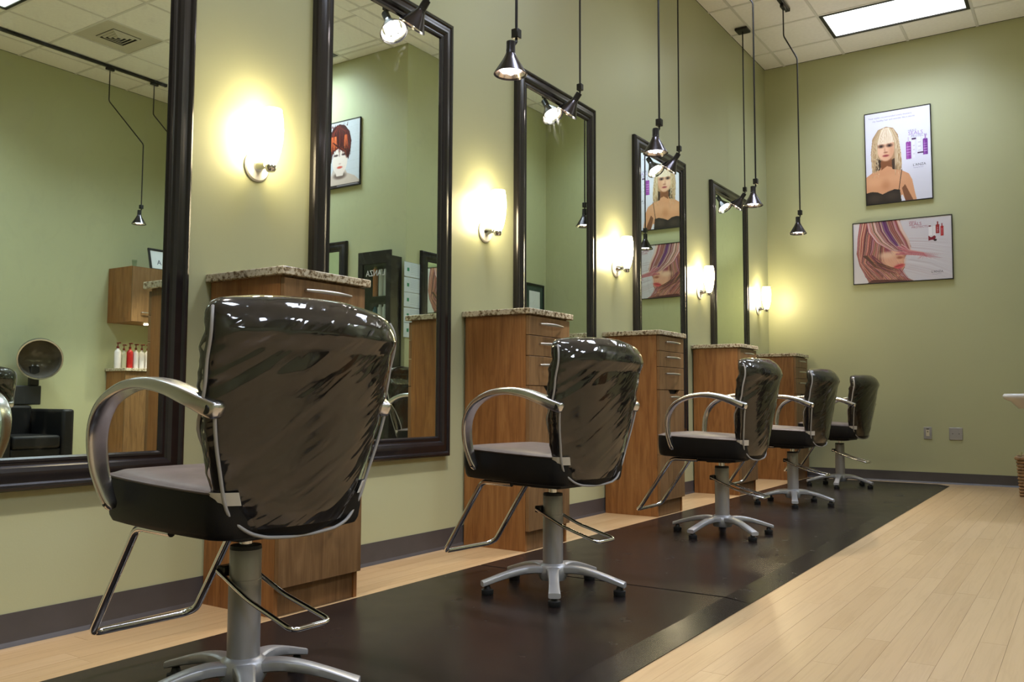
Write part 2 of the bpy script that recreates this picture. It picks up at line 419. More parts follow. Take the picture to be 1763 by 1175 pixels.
# suspended ceiling of square tiles
ce = MB().box(-.1, XE+.1, YF-.1, YB+.1, HC+.14, HC+.2).build('ceiling', 'tile'); ce['kind'] = 'structure'
def in_panel(cx, cy):
    return any(abs(cx-px) < T and abs(cy-py) < T/2 for px, py in PANELS)
VENT = (4.82+.5*T, 4.53+.5*T)
def lay_ceiling(gx, gy, xa, xb, ya, yb):
    xs = sorted({xa, xb} | {v for v in (gx+i*T for i in range(-20, 30)) if xa+.02 < v < xb-.02})
    ys = sorted({ya, yb} | {v for v in (gy+i*T for i in range(-30, 30)) if ya+.02 < v < yb-.02})
    full = MB().box(-T/2+.012, T/2-.012, -T/2+.012, T/2-.012, .001, .016).mesh('ceiling_tile', 'tile', 0)
    for i in range(len(xs)-1):
        for j in range(len(ys)-1):
            cx, cy = (xs[i]+xs[i+1])/2, (ys[j]+ys[j+1])/2; wx, wy = xs[i+1]-xs[i], ys[j+1]-ys[j]
            if in_panel(cx, cy): continue
            if abs(cx-VENT[0]) < .1 and abs(cy-VENT[1]) < .1: continue
            o = bpy.data.objects.new('ceiling_tile', full); COL.objects.link(o); o.parent = ce
            o.location = (cx, cy, HC); o.scale = (wx/T, wy/T, 1)
    def runs(lo, hi, cuts):
        out = []; p = lo
        for c0, c1 in sorted(cuts):
            if c0 > p+.02: out.append((p, c0))
            p = max(p, c1)
        if hi > p+.02: out.append((p, hi))
        return out
    for v in xs[1:-1]:
        for p, q in runs(ya, yb, [(py-T/2+.012, py+T/2-.012) for px, py in PANELS if abs(v-px) < T-.05]):
            MB().box(v-.012, v+.012, p, q, HC-.003, HC+.003).build('grid_bar', 'tbar', ce, smooth=0)
    for v in ys[1:-1]:
        for p, q in runs(xa, xb, [(px-T+.012, px+T-.012) for px, py in PANELS if abs(v-py) < T/2-.05]):
            MB().box(p, q, v-.012, v+.012, HC-.0035, HC+.0025).build('grid_bar', 'tbar', ce, smooth=0)
lay_ceiling(GX, GY, .0, XR, YF, YB)
lay_ceiling(G2X, G2Y, XR, XE, YF, YR)

# fluorescent ceiling lights
def troffer(x, y, label):
    t = thing('ceiling_light', label, 'ceiling light', (x, y, HC), 0, 'recessed ceiling lights')
    fr = MB(); a, b = T-.012, T/2-.012
    for (x0, x1, y0, y1) in ((-a, a, -b, -b+.03), (-a, a, b-.03, b), (-a, -a+.03, -b+.03, b-.03), (a-.03, a, -b+.03, b-.03)):
        fr.box(x0, x1, y0, y1, -.006, .03)
    fr.build('light_frame', 'black', t, smooth=0)
    MB().box(-a+.03, a-.03, -b+.03, b-.03, .004, .02).build('diffuser', 'diffuser', t, smooth=0)
    MB().box(-a+.02, a-.02, -b+.02, b-.02, .03, .11).build('housing', 'white', t, smooth=0)
PL = ['fluorescent ceiling panel lit white nearest the back wall, above the two posters',
      'unseen ceiling panel added for light above the third mirror, second from the back wall',
      'unseen ceiling panel added for light above the first cabinet, third from the back wall',
      'unseen ceiling panel added for light at the near end of the mirror wall',
      'lit ceiling panel mirrored at the upper left edge of the nearest mirror',
      'lit ceiling panel in front of the wall with the red hair poster',
      'unseen ceiling panel added for light on the far side, second from the front wall',
      'unseen ceiling panel added for light on the far side beside the front wall']
for (px, py), lb in zip(PANELS, PL): troffer(px, py, lb)

# supply vent and sprinkler seen in the nearest mirror
vt = thing('ceiling_vent', 'square white ceiling air vent with angled louvers, mirrored at upper left', 'vent', (VENT[0], VENT[1], HC))
MB().box(-T/2+.01, T/2-.01, -T/2+.01, T/2-.01, .002, .02).build('vent_plate', 'vent', vt)
MB().box(-.15, .15, -.15, .15, -.001, .004).build('vent_throat', 'dark', vt)
for k in range(4):
    h = .145-.036*k; mb = MB()
    o1 = [(-h, -h, -.002), (h, -h, -.002), (h, h, -.002), (-h, h, -.002)]
    o2 = [(q*(1-.012/h), p*(1-.012/h), -.014) for q, p, _ in o1]
    o3 = [(q*(1-.020/h), p*(1-.020/h), -.012) for q, p, _ in o1]
    mb.loft([o1, o2, o3], False, False).build('vent_louver', 'vent', vt, smooth=0)
sp = thing('sprinkler_head', 'small ceiling sprinkler head beside the air vent', 'sprinkler', (5.03, 5.42, HC))
MB().lathe([(.035, 0), (.035, -.006), (.012, -.01), (.012, -.035), (.006, -.04)], 14).build('sprinkler_body', 'brushed', sp)
MB().lathe([(.028, -.055), (.028, -.052)], 12).build('deflector', 'brushed', sp)
for q in (-.0175, .0175): MB().box(q-.0025, q+.0025, -.004, .004, -.055, -.02).build('sprinkler_arm', 'brushed', sp)

# ------------------------------------------------------------------ floor mats
def floor_mat(y0, y1, label, x0=.4403, x1=1.7144):
    t = .015; b0 = .022; b1 = .10
    rings = []
    def ring(dx0, dx1, dy, z):
        return [(x0+dx0, y0+dy, z), (x1-dx1, y0+dy, z), (x1-dx1, y1-dy, z), (x0+dx0, y1-dy, z)]
    mb = MB().loft([ring(0, 0, 0, .0006), ring(0, 0, 0, .003), ring(b0, b1, .006, t), ])
    o = mb.build('floor_mat', 'mat', smooth=0)
    tag(o, label, 'floor mat', 'dark mats under the styling chairs')
floor_mat(.0, 3.285, 'dark brown vinyl mat under the two nearest styling chairs')
floor_mat(3.287, 8.888, 'long dark brown vinyl mat under the three far styling chairs')
MT = .015

# ------------------------------------------------------------------ wall mirrors
MW, MTOP, MBOT = .9844, 2.7734, .4766
def mirror(name, label, loc, basis, wd=MW, ht=MTOP-MBOT, group='black framed station mirrors'):
    t = thing('wall_mirror', label, 'mirror', loc, group=group, basis=basis)     # origin: bottom-left corner on the wall
    prof = [(0, 0), (0, .022), (.004, .031), (.012, .035), (.020, .033), (.026, .027), (.031, .028), (.045, .034), (.060, .036),
            (.073, .032), (.080, .025), (.086, .026), (.092, .029), (.099, .028), (.105, .020), (.106, .010)]
    rings = [[(u, u, h), (wd-u, u, h), (wd-u, ht-u, h), (u, ht-u, h)] for u, h in prof]
    MB().loft(rings, False, False).build('frame', 'blackframe', t, smooth=22)
    MB().box(.1, wd-.1, .1, ht-.1, .012, .0175).build('glass', 'glass', t, smooth=0)
    MB().box(.004, wd-.004, .004, ht-.004, .001, .010).build('backing', 'backing', t, smooth=0)
    return t
MY = [2.0163, 3.6147, 5.2305, 6.8435, 8.4362]
ML = ['tall black framed mirror at the left edge, nearest the camera',
      'tall black framed mirror behind the nearest chair, second from the left edge',
      'tall black framed mirror third from the left edge, behind the second chair',
      'tall black framed mirror fourth from the left, mirroring both back wall posters',
      'tall black framed mirror farthest away, next to the back corner']
for y, lb in zip(MY, ML): mirror('wall_mirror', lb, (.001, y-MW, MBOT), WL)
mirror('wall_mirror', 'black framed mirror under the red hair poster, seen in the second mirror', (3.58, YR-.001, .45), WB, .98, 1.962)
mirror('wall_mirror', 'black framed mirror on the right wall beside the white licences', (XR-.001, 7.70, .45), WR, .985, 1.823)

# ------------------------------------------------------------------ station cabinets
CY = [2.1073, 3.7424, 5.3681, 6.9839, 8.6128]
CW, CD, CH, OV, BX = .4557, .4349, 1.2429, .019, .400
def handle_mb(w0, cx, z, x):
    pts = []
    for i in range(13):
        s = -1+2*i/12; pts.append((x+.004+.026*(1-s*s)**.5 if abs(s) < 1 else x+.001, cx+s*w0/2, z))
    pts = [(x+.002, cx-w0/2, z)]+[(x+.010+.016*math.cos(PI/2*(-1+2*i/10)), cx+w0*.5*(-1+2*i/10), z) for i in range(11)]+[(x+.002, cx+w0/2, z)]
    mb = MB(); rings = []
    for i, p in enumerate(pts):
        f = .55+.45*math.sin(PI*i/(len(pts)-1)); a, b = .0035, .0075*f
        rings.append([(p[0]+a*math.cos(q), p[1], p[2]+b*math.sin(q)) for q in [2*PI*k/8 for k in range(8)]])
    return mb.loft(rings)
def cabinet(label, loc):
    t = thing('station_cabinet', label, 'cabinet', loc, 0, 'granite topped station cabinets')   # origin: floor, near corner at wall
    y0, y1 = OV, CW-OV
    body = MB().box(.014, BX, y0, y0+.019, 0, CH-.031).box(.014, BX, y1-.019, y1, 0, CH-.031)
    body.box(.014, .03, y0+.019, y1-.019, 0, CH-.031).box(.03, BX-.002, y0+.019, y1-.019, .10, .118).box(.03, BX-.002, y0+.019, y1-.019, CH-.05, CH-.031)
    body.build('cabinet_body', 'wood', t, smooth=0)
    MB().box(BX-.026, BX-.006, y0+.019, y1-.019, 0, .10).build('toe_kick', 'wood_shaded', t, smooth=0)
    zs = [1.206, 1.104, .997, .843]; g = .0015
    for k in range(3):
        d = MB().box(BX+.001, BX+.021, y0+.001, y1-.001, zs[k+1]+g, zs[k]-g).build('drawer', 'wood_shaded', t, bevel=.001, smooth=0, seg=1)
        cz = [1.166, 1.062, .951][k]
        handle_mb(.235, (y0+y1)/2+.006, cz, BX+.021).build('handle', 'brushed', d, smooth=60)
    # tall tilt-out front with a notch cut in its upper edge
    zt, zb = .843-g, .412; c = (y0+y1)/2+.03
    pts = [(y0+.001, zb), (y1-.001, zb), (y1-.001, zt), (c+.095, zt), (c+.068, zt-.026), (c-.068, zt-.026), (c-.095, zt), (y0+.001, zt)]
    d = MB().prism(pts, BX+.001, BX+.021, lambda a, b, h: (h, a, b)).build('tall_door', 'wood_shaded', t, smooth=0)
    handle_mb(.16, c+.004, .793, BX+.021).build('handle', 'brushed', d, smooth=60)
    MB().box(BX-.012, BX-.004, y0+.02, y1-.02, .80, .843).build('notch_recess', 'dark', t, smooth=0)
    d = MB().box(BX+.001, BX+.021, y0+.001, y1-.001, .102, .409).build('lower_door', 'wood_shaded', t, bevel=.001, smooth=0, seg=1)
    handle_mb(.16, c+.004, .375, BX+.021).build('handle', 'brushed', d, smooth=60)
    MB().box(.002, CD, 0, CW, CH-.031, CH).build('countertop', 'granite', t, bevel=.004, smooth=30)
    return t
CL = ['oak station cabinet with granite top directly behind the nearest chair',
      'oak station cabinet with granite top behind the second chair',
      'oak station cabinet with granite top in front of the fourth mirror',
      'oak station cabinet with granite top below the last mirror, fourth of the row',
      'oak station cabinet with granite top in the back corner, farthest of the row']
c0 = cabinet(CL[0], (0, CY[0], 0))
for y, lb in zip(CY[1:], CL[1:]): copy_tree(c0, lb, (0, y, 0))

# ------------------------------------------------------------------ wall sconces
def sconce(label, y):
    t = thing('wall_sconce', label, 'wall lamp', (0, y, 1.715), 0, 'lit wall sconces above the cabinets')
    rx = Matrix.Rotation(PI/2, 4, 'Y')
    MB().lathe([(.062, 0.001), (.062, .006), (.056, .011), (.02, .013)], 28, rx).build('back_plate', 'plate', t)
    MB().lathe([(.024, .012), (.021, .022), (.014, .045), (.012, .060)], 18, rx).build('lamp_arm', 'chrome', t)
    m = Matrix.Translation((.088, 0, -.012))
    MB().lathe([(.006, -.022), (.016, -.020), (.022, -.010), (.0235, 0), (.021, .006)], 20, m).build('shade_holder', 'chrome', t)
    m = Matrix.Translation((.092, 0, -.004))
    pr = [(.017, 0), (.025, .016), (.035, .05), (.0425, .095), (.0455, .14), (.0435, .185), (.037, .226), (.033, .226), (.0395, .18), (.041, .13), (.037, .085), (.03, .045), (.019, .014)]
    MB().lathe(pr, 28, m).build('glass_shade', 'shade', t, smooth=60)
    l = bpy.data.lights.new('ceiling_fill', 'SPOT'); l.energy = CEILING_FILL_W; l.color = (1, .92, .80); l.spot_size = R(84); l.spot_blend = .9; l.shadow_soft_size = .03  # extra spot added to brighten the ceiling, besides the glowing shade
    o = bpy.data.objects.new('ceiling_fill', l); COL.objects.link(o); o.parent = t; o.location = (.092, 0, .235); o.rotation_euler = Vector((0, 0, -1)).rotation_difference(Vector((.62, 0, .78))).to_euler()
    return t
SL = ['lit white glass wall sconce between the first two mirrors, above the first cabinet',
      'lit white glass wall sconce above the second cabinet, left of the third mirror',
      'lit white glass wall sconce above the third cabinet, left of the fourth mirror',
      'lit white glass wall sconce above the fourth cabinet, left of the last mirror',
      'lit white glass wall sconce in the back corner, farthest of the row']
s0 = sconce(SL[0], 2.338)
for y, lb in zip([3.955, 5.58, 7.19, 8.80], SL[1:]): copy_tree(s0, lb, (0, y, 1.715))

# ------------------------------------------------------------------ pendant spot lamps
def head(parent, loc, axis):
    """cone lamp head; loc = neck top joint, axis = direction the mouth points"""
    q = Vector((0, 0, -1)).rotation_difference(Vector(axis).normalized())
    h = MB().lathe([(.0185, .004), (.0195, 0), (.0205, -.045), (.022, -.052), (.034, -.076), (.071, -.138), (.0735, -.143), (.0715, -.144),
                    (.069, -.138), (.034, -.080), (.02, -.07)], 32, None, True, True).build('lamp_head', 'conemetal', parent, smooth=40)
    h.location = loc; h.rotation_mode = 'QUATERNION'; h.rotation_quaternion = q
    MB().lathe([(.0185, .005), (.0200, .004), (.0205, -.044), (.0218, -.050)], 24, None, True, False).build('lamp_neck', 'black', h)
    MB().lathe([(.0665, -.1365), (.050, -.108), (.034, -.0815)], 28, None, False, False).build('reflector', 'coneinner', h, smooth=60)
    bb = MB()
    for k in range(7):
        r_ = 0 if k == 0 else .031; cx, cy = r_*math.cos(k*PI/3), r_*math.sin(k*PI/3)
        bb.lathe([(.0145, -.112), (.0150, -.124), (.010, -.131), (.003, -.133)], 12, Matrix.Translation((cx, cy, 0)))
    bb.build('bulb', 'bulb', h, smooth=60)
    MB().lathe([(.053, -.112), (.053, -.109), (.02, -.10)], 24).build('lamp_plate', 'coneinner', h)
    l = bpy.data.lights.new('pendant_spot', 'SPOT'); l.energy = SPOT_W; l.spot_size = R(82); l.spot_blend = .7; l.color = (1, .90, .82); l.shadow_soft_size = .03
    s = bpy.data.objects.new('pendant_spot', l); COL.objects.link(s); s.parent = h; s.location = (0, 0, -.140)
    return h
def joint(parent, p):
    """block at the rod's end and the little elbow to the head"""
    MB().box(p[0]-.017, p[0]+.017, p[1]-.017, p[1]+.017, p[2]-.020, p[2]+.022).build('rod_connector', 'black', parent, bevel=.003)
    MB().tube([(p[0], p[1], p[2]-.018), (p[0], p[1], p[2]-.036), (p[0]-.004, p[1]-.008, p[2]-.048), (p[0]-.010, p[1]-.02, p[2]-.054)], .006, 8).build('elbow', 'black', parent)
def straight_pendant(label, x, y):
    t = thing('pendant_lamp', label, 'pendant lamp', (x, y, HC), 0, 'straight pendants aimed at the mirrors')
    z = 2.775-HC
    MB().box(-.058, .058, -.062, .062, -.028, -.0045).build('canopy', 'black', t, bevel=.004)
    MB().tube([(0, 0, -.028), (0, 0, z+.02)], .0062, 8).build('rod', 'black', t)
    joint(t, (0, 0, z))
    head(t, (-.002, -.012, z-.045), (-.54, -.14, -.83))
    return t
TLs = ['black cone pendant tilted at the second mirror, cut by the top edge',
       'black cone pendant tilted at the third mirror top corner',
       'black cone pendant tilted at the fourth mirror top corner',
       'black cone pendant tilted at the last mirror, on a straight rod from a ceiling plate']
st = straight_pendant(TLs[0], .155, 3.245)
for y, lb in zip([4.79, 6.41, 8.0], TLs[1:]): copy_tree(st, lb, (.15, y, HC))
copy_tree(st, 'unseen black cone pendant added for light, tilted at the nearest mirror', (.155, 1.63, HC))  # out-of-view pendant, added for its light at the nearest station

TRX = .640
def track(label, x, y0, y1):
    t = thing('light_track', label, 'track', (x, y0, HC), 0, 'black ceiling light tracks')
    L = y1-y0
    MB().box(-.018, .018, 0, L, -.032, -.004).build('track_rail', 'black', t, bevel=.003)
    MB().box(-.021, .021, L, L+.012, -.034, -.003).build('end_cap', 'black', t, bevel=.002)
    MB().box(-.021, .021, -.012, 0, -.034, -.003).build('end_cap', 'black', t, bevel=.002)
def bent_pendant(label, x, y, dx=.115, dy=0., zl=2.475, zb=(4.03, 3.80), tilt=(.0, -.02, -1)):
    t = thing('pendant_lamp', label, 'pendant lamp', (x, y, HC), 0, 'bent rod pendants hung from the tracks')
    MB().box(-.016, .016, -.045, .045, -.060, -.034).build('track_adapter', 'black', t, bevel=.003)
    z = zl-HC; pts = [(0, 0, -.058), (0, 0, zb[0]-HC), (dx, dy, zb[1]-HC), (dx, dy, z+.02)]
    MB().tube(fillet(pts, .02, 3), .0062, 8).build('rod', 'black', t)
    joint(t, (dx, dy, z))
    head(t, (dx-.012, dy-.026, z-.045), tilt)
    return t
track('black ceiling track above the styling chairs, ending near the back wall', TRX, .9, 7.78)
track('black ceiling track seen in the nearest mirror, on the far side of the room', 5.86, 1.4, 5.87)
BL = ['black cone pendant hanging straight down nearest the camera, left of the third mirror',
      'black cone pendant hanging straight down in front of the fourth mirror',
      'black cone pendant hanging straight down beside the last mirror, rod bent near top',
      'black cone pendant hanging straight down nearest the posters, from the end of the track']
bp = bent_pendant(BL[0], TRX, 3.124, zl=2.38)
for y, lb, zl in zip([4.657, 6.433, 7.645], BL[1:], [2.40, 2.43, 2.415]): bent_pendant(lb, TRX, y, zl=zl, zb=(3.99, 3.83) if y < 7 else (4.03, 3.80))
copy_tree(bp, 'unseen black cone pendant added for light above the nearest chair', (TRX, 1.55, HC))  # out of view too, added for its light on the nearest chair
b2 = bent_pendant('black cone pendant on a bent rod, mirrored whole in the nearest mirror', 5.86, 5.20, -.40, .16, 2.78, (3.95, 3.45))
copy_tree(b2, 'black pendant rod by the track end, half cut by the nearest mirror frame', (5.86, 5.73, HC))

# ------------------------------------------------------------------ styling chairs
ZO = -.015   # parts were measured from the floor, the chair stands on the mat
def seat_outline(n_c=6):
    """rounded seat plan, counter-clockwise"""
    c = [(.300, .216, .036), (-.205, .222, .05), (-.205, -.222, .05), (.300, -.216, .036)]
    pts = []
    for i, (cx, cy, r) in enumerate(c):
        ccx = cx-r if cx > 0 else cx+r; ccy = cy-r*0 if False else (cy-r if cy > 0 else cy+r)
        a0 = [0, 90, 180, 270][i]
        for k in range(n_c+1):
            a = R(a0+90*k/n_c); pts.append((ccx+r*math.cos(a), ccy+r*math.sin(a)))
    # bow the long sides out a little
    out = []
    full = []
    for i in range(len(pts)):
        a, b = pts[i], pts[(i+1) % len(pts)]
        full.append(a)
        d = math.hypot(b[0]-a[0], b[1]-a[1])
        if d > .08:
            for k in range(1, 6): full.append((a[0]+(b[0]-a[0])*k/6, a[1]+(b[1]-a[1])*k/6))
    for x, y in full:
        s = max(0, 1-((x-.03)/.24)**2); f = max(0, 1-(y/.22)**2)
        out.append((x+(.020*f if x > 0 else 0), y*(1+.075*s)))
    return out
SO = seat_outline()
def seat_ring(sx, sy, z, dz=0):
    return [((x-.03)*sx+.03, y*sy, z+ZO+dz*((x-.03)/.24)) for x, y in SO]
BZ = [.445, .4475, .453, .463, .480, .505, .54, .58, .62, .65, .70, .76, .82, .87, .905, .935, .958, .975, .988, .996, 1.0]
BW = [.040, .075, .105, .134, .160, .184, .205, .219, .230, .240, .252, .262, .267, .269, .270, .269, .265, .256, .240, .208, .155]
def interp(z, xs, ys): return float(np.interp(z, xs, ys))
def back_frame(z):
    w_ = interp(z, BZ, BW)
    rear = interp(z, [.445, .50, .60, .70, .80, .88, .915, .945, .975, 1.0], [-.218, -.238, -.256, -.272, -.289, -.302, -.319, -.312, -.294, -.268])
    thick = interp(z, [.445, .50, .60, .75, .88, .94, .98, 1.0], [.030, .048, .060, .070, .084, .088, .062, .028])
    return w_, rear, thick
def back_ring(z, off=0, n=48, amp=0, seed=0):
    w_, rear, th = back_frame(z)
    cx = rear+th/2; pts = []
    for k in range(n):
        a = 2*PI*k/n; c, s = math.cos(a), math.sin(a)
        sc = math.copysign(abs(c)**.55, c); ss = math.copysign(abs(s)**.80, s)
        y = (w_+off)*ss; wrap = .052*(abs(ss)**2.4)*(1 if z > .5 else max(0, (z-.43)/.07))
        x = cx + (th/2+off)*sc + wrap
        if amp:
            q1 = .57*y+.82*z; q2 = -.82*y+.57*z             # across and along the drag folds
            d = 0
            for f_, a_ in ((15, .6), (27, .4)):
                v_ = mnoise.noise(Vector((q1*f_, q2*2.6, seed+f_+(2 if sc < 0 else 7))))
                d += a_*(.55-abs(v_)*1.7)
            up = min(1, max(0, (z-.60)/.20)); lf = min(1, max(0, (y+.06)/.22)); ed = min(1, max(0, (abs(y)/w_-.72)/.2))
            g = max(.16, up*(.25+.75*lf), ed*.5, .55*max(0, 1-abs(z-.52)/.05))*min(1, max(.22, (.95-z)/.05))
            x += amp*d*g*(-1 if sc < 0 else 1); y += amp*.5*d*g*(1 if ss > 0 else -1)*abs(ss)**3
        pts.append((x, y, z+ZO))
    return pts
def rear_edge(z, off=.017, t=.62):
    """point on the rear rim at height z on the left side"""
    w_, rear, th = back_frame(z)
    a = PI-math.asin(min(1, .93)); c, s = math.cos(a), math.sin(a)
    sc = math.copysign(abs(c)**.55, c); ss = abs(s)**.80
    wrap = .052*(ss**2.4)*(1 if z > .5 else max(0, (z-.43)/.07))
    return (rear+th/2+(th/2+off)*sc+wrap, (w_+off)*ss, z+ZO)
def ring_point(z, a, off):
    w_, rear, th = back_frame(z); c, q = math.cos(a), math.sin(a)
    sc = math.copysign(abs(c)**.55, c); ss = math.copysign(abs(q)**.80, q)
    wrap = .052*(abs(ss)**2.4)*(1 if z > .5 else max(0, (z-.43)/.07))
    return (rear+th/2+(th/2+off)*sc+wrap, (w_+off)*ss, z+ZO)
def sweep_band(keys, n=6):
    """arm: keys (x, y, z, width, thick); width lies across, thick along the curve normal"""
    S = bez(keys, n); mb = MB(); rings = []
    for i, k in enumerate(S):
        p = Vector(k[:3]); a = Vector(S[max(i-1, 0)][:3]); b = Vector(S[min(i+1, len(S)-1)][:3]); t = (b-a).normalized()
        y = Vector((0, 1, 0)); y = (y-t*y.dot(t)).normalized(); nn = t.cross(y)
        wd, th = k[3]/2, k[4]/2
        end = 1.0
        if i == 0 or i == len(S)-1: end = .55
        elif i == 1 or i == len(S)-2: end = .9
        ring = []
        for q in range(16):
            ang = 2*PI*q/16; c, s = math.cos(ang), math.sin(ang)
            ring.append(p + y*wd*math.copysign(abs(c)**.5, c)*end + nn*th*math.copysign(abs(s)**.6, s)*end)
        rings.append(ring)
    return mb.loft(rings)
PD = {}
def styling_chair(label, loc, rz, base_a):
    t = thing('styling_chair', label, 'styling chair', loc, rz, 'black styling chairs in plastic covers')
    # base and column
    hub = MB().lathe([(.020, .040), (.050, .045), (.062, .070), (.058, .098), (.045, .108), (.041, .110)], 28)
    hub.build('base_hub', 'baseArm', t, smooth=50)
    MB().lathe([(.0402, .100), (.0402, .300), (.0393, .3005), (.0393, .373), (.037, .376)], 32).build('column', 'column', t, smooth=50)
    MB().lathe([(.0386, .3735), (.0395, .3745), (.0380, .3835), (.018, .3845)], 28).build('column_cap', 'rubber', t)
    MB().lathe([(.0165, .378), (.0165, .432)], 18).build('piston', 'chrome', t)
    if 'arm' not in PD:
        rings = []
        keys = [(.035, .084, .060, .030), (.09, .088, .050, .030), (.15, .081, .042, .028), (.21, .066, .040, .025), (.26, .051, .043, .022), (.290, .042, .046, .020)]
        for k in bez(keys, 4):
            x, z, wd, th = k; a, b = wd/2, th/2
            rings.append([(x+.0*a, a*math.copysign(abs(math.cos(q))**.45, math.cos(q)), z+b*math.copysign(abs(math.sin(q))**.45, math.sin(q))) for q in [2*PI*i/16 for i in range(16)]])
        PD['arm'] = MB().loft(rings).mesh('base_arm', 'baseArm', 35)
        PD['glide'] = MB().lathe([(.021, 0), (.0235, .004), (.0235, .020), (.014, .024), (.010, .036)], 18).mesh('floor_glide', 'rubber', 40)
    for k in range(5):
        o = bpy.data.objects.new('base_arm', PD['arm']); COL.objects.link(o); o.parent = t; o.rotation_euler = (0, 0, base_a+k*2*PI/5)
        g = bpy.data.objects.new('floor_glide', PD['glide']); COL.objects.link(g); g.parent = o; g.location = (.268, 0, 0)
    # foot pump
    zt = .335+ZO
    MB().box(.028, .058, -.045, .045, zt-.014, zt+.012).build('pump_bracket', 'bolt', t, bevel=.004)
    loop = fillet([(.050, .046, zt), (-.085, .052, zt-.055), (-.255, .058, zt-.098), (-.255, -.058, zt-.098), (-.085, -.052, zt-.055), (.050, -.046, zt)], .022, 5)
    MB().tube(loop, .0062, 10).build('pump_pedal', 'chrome', t, smooth=60)
    # seat
    sr = [seat_ring(.90, .88, .450, .004), seat_ring(.965, .955, .455, .004), seat_ring(.985, .98, .468, .004), seat_ring(1, 1, .50, .005), seat_ring(1, 1, .548, .008), seat_ring(.992, .992, .560, .009)]
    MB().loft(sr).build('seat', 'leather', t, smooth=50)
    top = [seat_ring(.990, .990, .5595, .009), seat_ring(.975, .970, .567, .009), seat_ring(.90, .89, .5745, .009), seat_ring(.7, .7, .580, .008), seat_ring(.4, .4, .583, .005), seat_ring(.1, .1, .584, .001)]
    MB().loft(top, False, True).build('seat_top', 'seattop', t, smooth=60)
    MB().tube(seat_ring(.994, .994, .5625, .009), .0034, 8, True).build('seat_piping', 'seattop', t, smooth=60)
    MB().box(-.12, .16, -.11, .11, .428+ZO, .452+ZO).box(-.07, .07, -.06, .06, .420+ZO, .43+ZO).build('seat_plate', 'rubber', t, bevel=.004)
    # backrest
    MB().loft([back_ring(z) for z in BZ]).build('backrest', 'shell', t, smooth=60)
    zs = list(np.linspace(.470, .985, 84))+[.991, .997, 1.001, 1.004]
    cov = MB().loft([back_ring(min(z, 1.0), .0075, 96, .0125, 4.0) if z <= 1.0 else
                     [(p[0], p[1], p[2]+.004) for p in back_ring(1.0, .002 if z < 1.003 else -.03, 96, .003, 4.0)] for z in zs], False, True).build('plastic_cover', 'cover', t, smooth=70)
    # rear rim piping: up one side, round the foot and up the other
    hz = [.74, .70, .65, .60, .56, .52, .495, .475, .461, .452, .4475]
    left = [rear_edge(z, .016 if z > .53 else .021) for z in hz]
    foot = [(left[-1][0]+.001, y, .4445+ZO-.002) for y in (.035, .0, -.035)]
    right = [(x, -y, z) for x, y, z in reversed(left)]
    MB().tube(bez(left+foot+right, 3), .0042, 8).build('rim_piping', 'piping', t, smooth=60)
    for s in (1, -1):
        hp = [ring_point(z, R(an), .0125) for z, an in ((.968, 97), (.94, 98), (.90, 98), (.85, 98), (.80, 97), (.755, 92), (.70, 78), (.65, 66), (.60, 60), (.57, 60), (.548, 62))]
        hem = bez([(x, s*y, z) for x, y, z in hp], 3)
        MB().tube(hem, .0038, 7).build('cover_hem', 'hem', t, smooth=60)
        rings = []
        for an in (60, 70, 80, 90, 100, 110, 120, 128):
            o1, o2 = ring_point(.528, R(an), .0165), ring_point(.558, R(an), .0165); i1, i2 = ring_point(.528, R(an), .0135), ring_point(.558, R(an), .0135)
            rings.append([(p[0], s*p[1], p[2]) for p in (o1, o2, i2, i1)])
        MB().loft(rings).build('cover_tab', 'tab', t, smooth=40)
    # armrests
    for s in (1, -1):
        keys = [(.190, .250, .497, .028, .024), (.201, .263, .540, .038, .022), (.208, .279, .610, .048, .020), (.197, .289, .690, .053, .020), (.155, .293, .750, .055, .022), (.083, .292, .787, .056, .025),
                (.0, .290, .801, .057, .028), (-.085, .283, .793, .056, .033), (-.160, .272, .769, .052, .038), (-.208, .258, .748, .046, .042), (-.236, .248, .737, .040, .040)]
        a = sweep_band([(x, s*y, z+ZO, wd, th) for x, y, z, wd, th in keys]).build('armrest', 'alu', t, smooth=45)
        ry = Matrix.Translation((-.218, s*.267, .743+ZO)) @ Matrix.Rotation(-s*PI/2, 4, 'X')
        MB().lathe([(.0115, 0), (.0115, .010), (.008, .011)], 16, ry).build('arm_bolt', 'bolt', a)
        ry = Matrix.Translation((.194, s*.258, .512+ZO)) @ Matrix.Rotation(-s*PI/2, 4, 'X')
        MB().lathe([(.008, 0), (.008, .012), (.005, .013)], 14, ry).build('arm_bolt', 'bolt', a)
    # footrest: bent tube whose open ends lie under the seat
    fp = fillet([(.085, .155, .438), (.238, .155, .440), (.436, .155, .150), (.462, .135, .136), (.462, -.135, .136), (.436, -.155, .150), (.238, -.155, .440), (.085, -.155, .438)], .030, 5)
    MB().tube([(p[0], p[1], p[2]+ZO) for p in fp], .0108, 12, False, False).build('footrest', 'chrome', t, smooth=60)
    for s in (1, -1):
        MB().tube([(.0855, s*.155, .438+ZO), (.084, s*.155, .438+ZO)], .0088, 12).build('tube_end', 'dark', t)
        MB().box(.12, .18, s*.155-.012, s*.155+.012, .446+ZO, .456+ZO).build('tube_bracket', 'bolt', t, bevel=.002)
    return t
CHL = ['black styling chair in clear plastic cover nearest the camera, cut by the bottom edge',
       'second nearest black styling chair in clear plastic cover, in front of the second cabinet',
       'middle black styling chair in clear plastic cover, in front of the third and fourth cabinets',
       'black styling chair in plastic cover second from the back wall',
       'black styling chair in plastic cover farthest away, beside the back wall']
CHP = [((1.020, 1.487), 177, 36), ((1.013, 3.01), 173.5, 14), ((1.05, 4.82), 180, 38), ((.963, 6.545), 178, 0), ((.925, 8.17), 173, -12)]
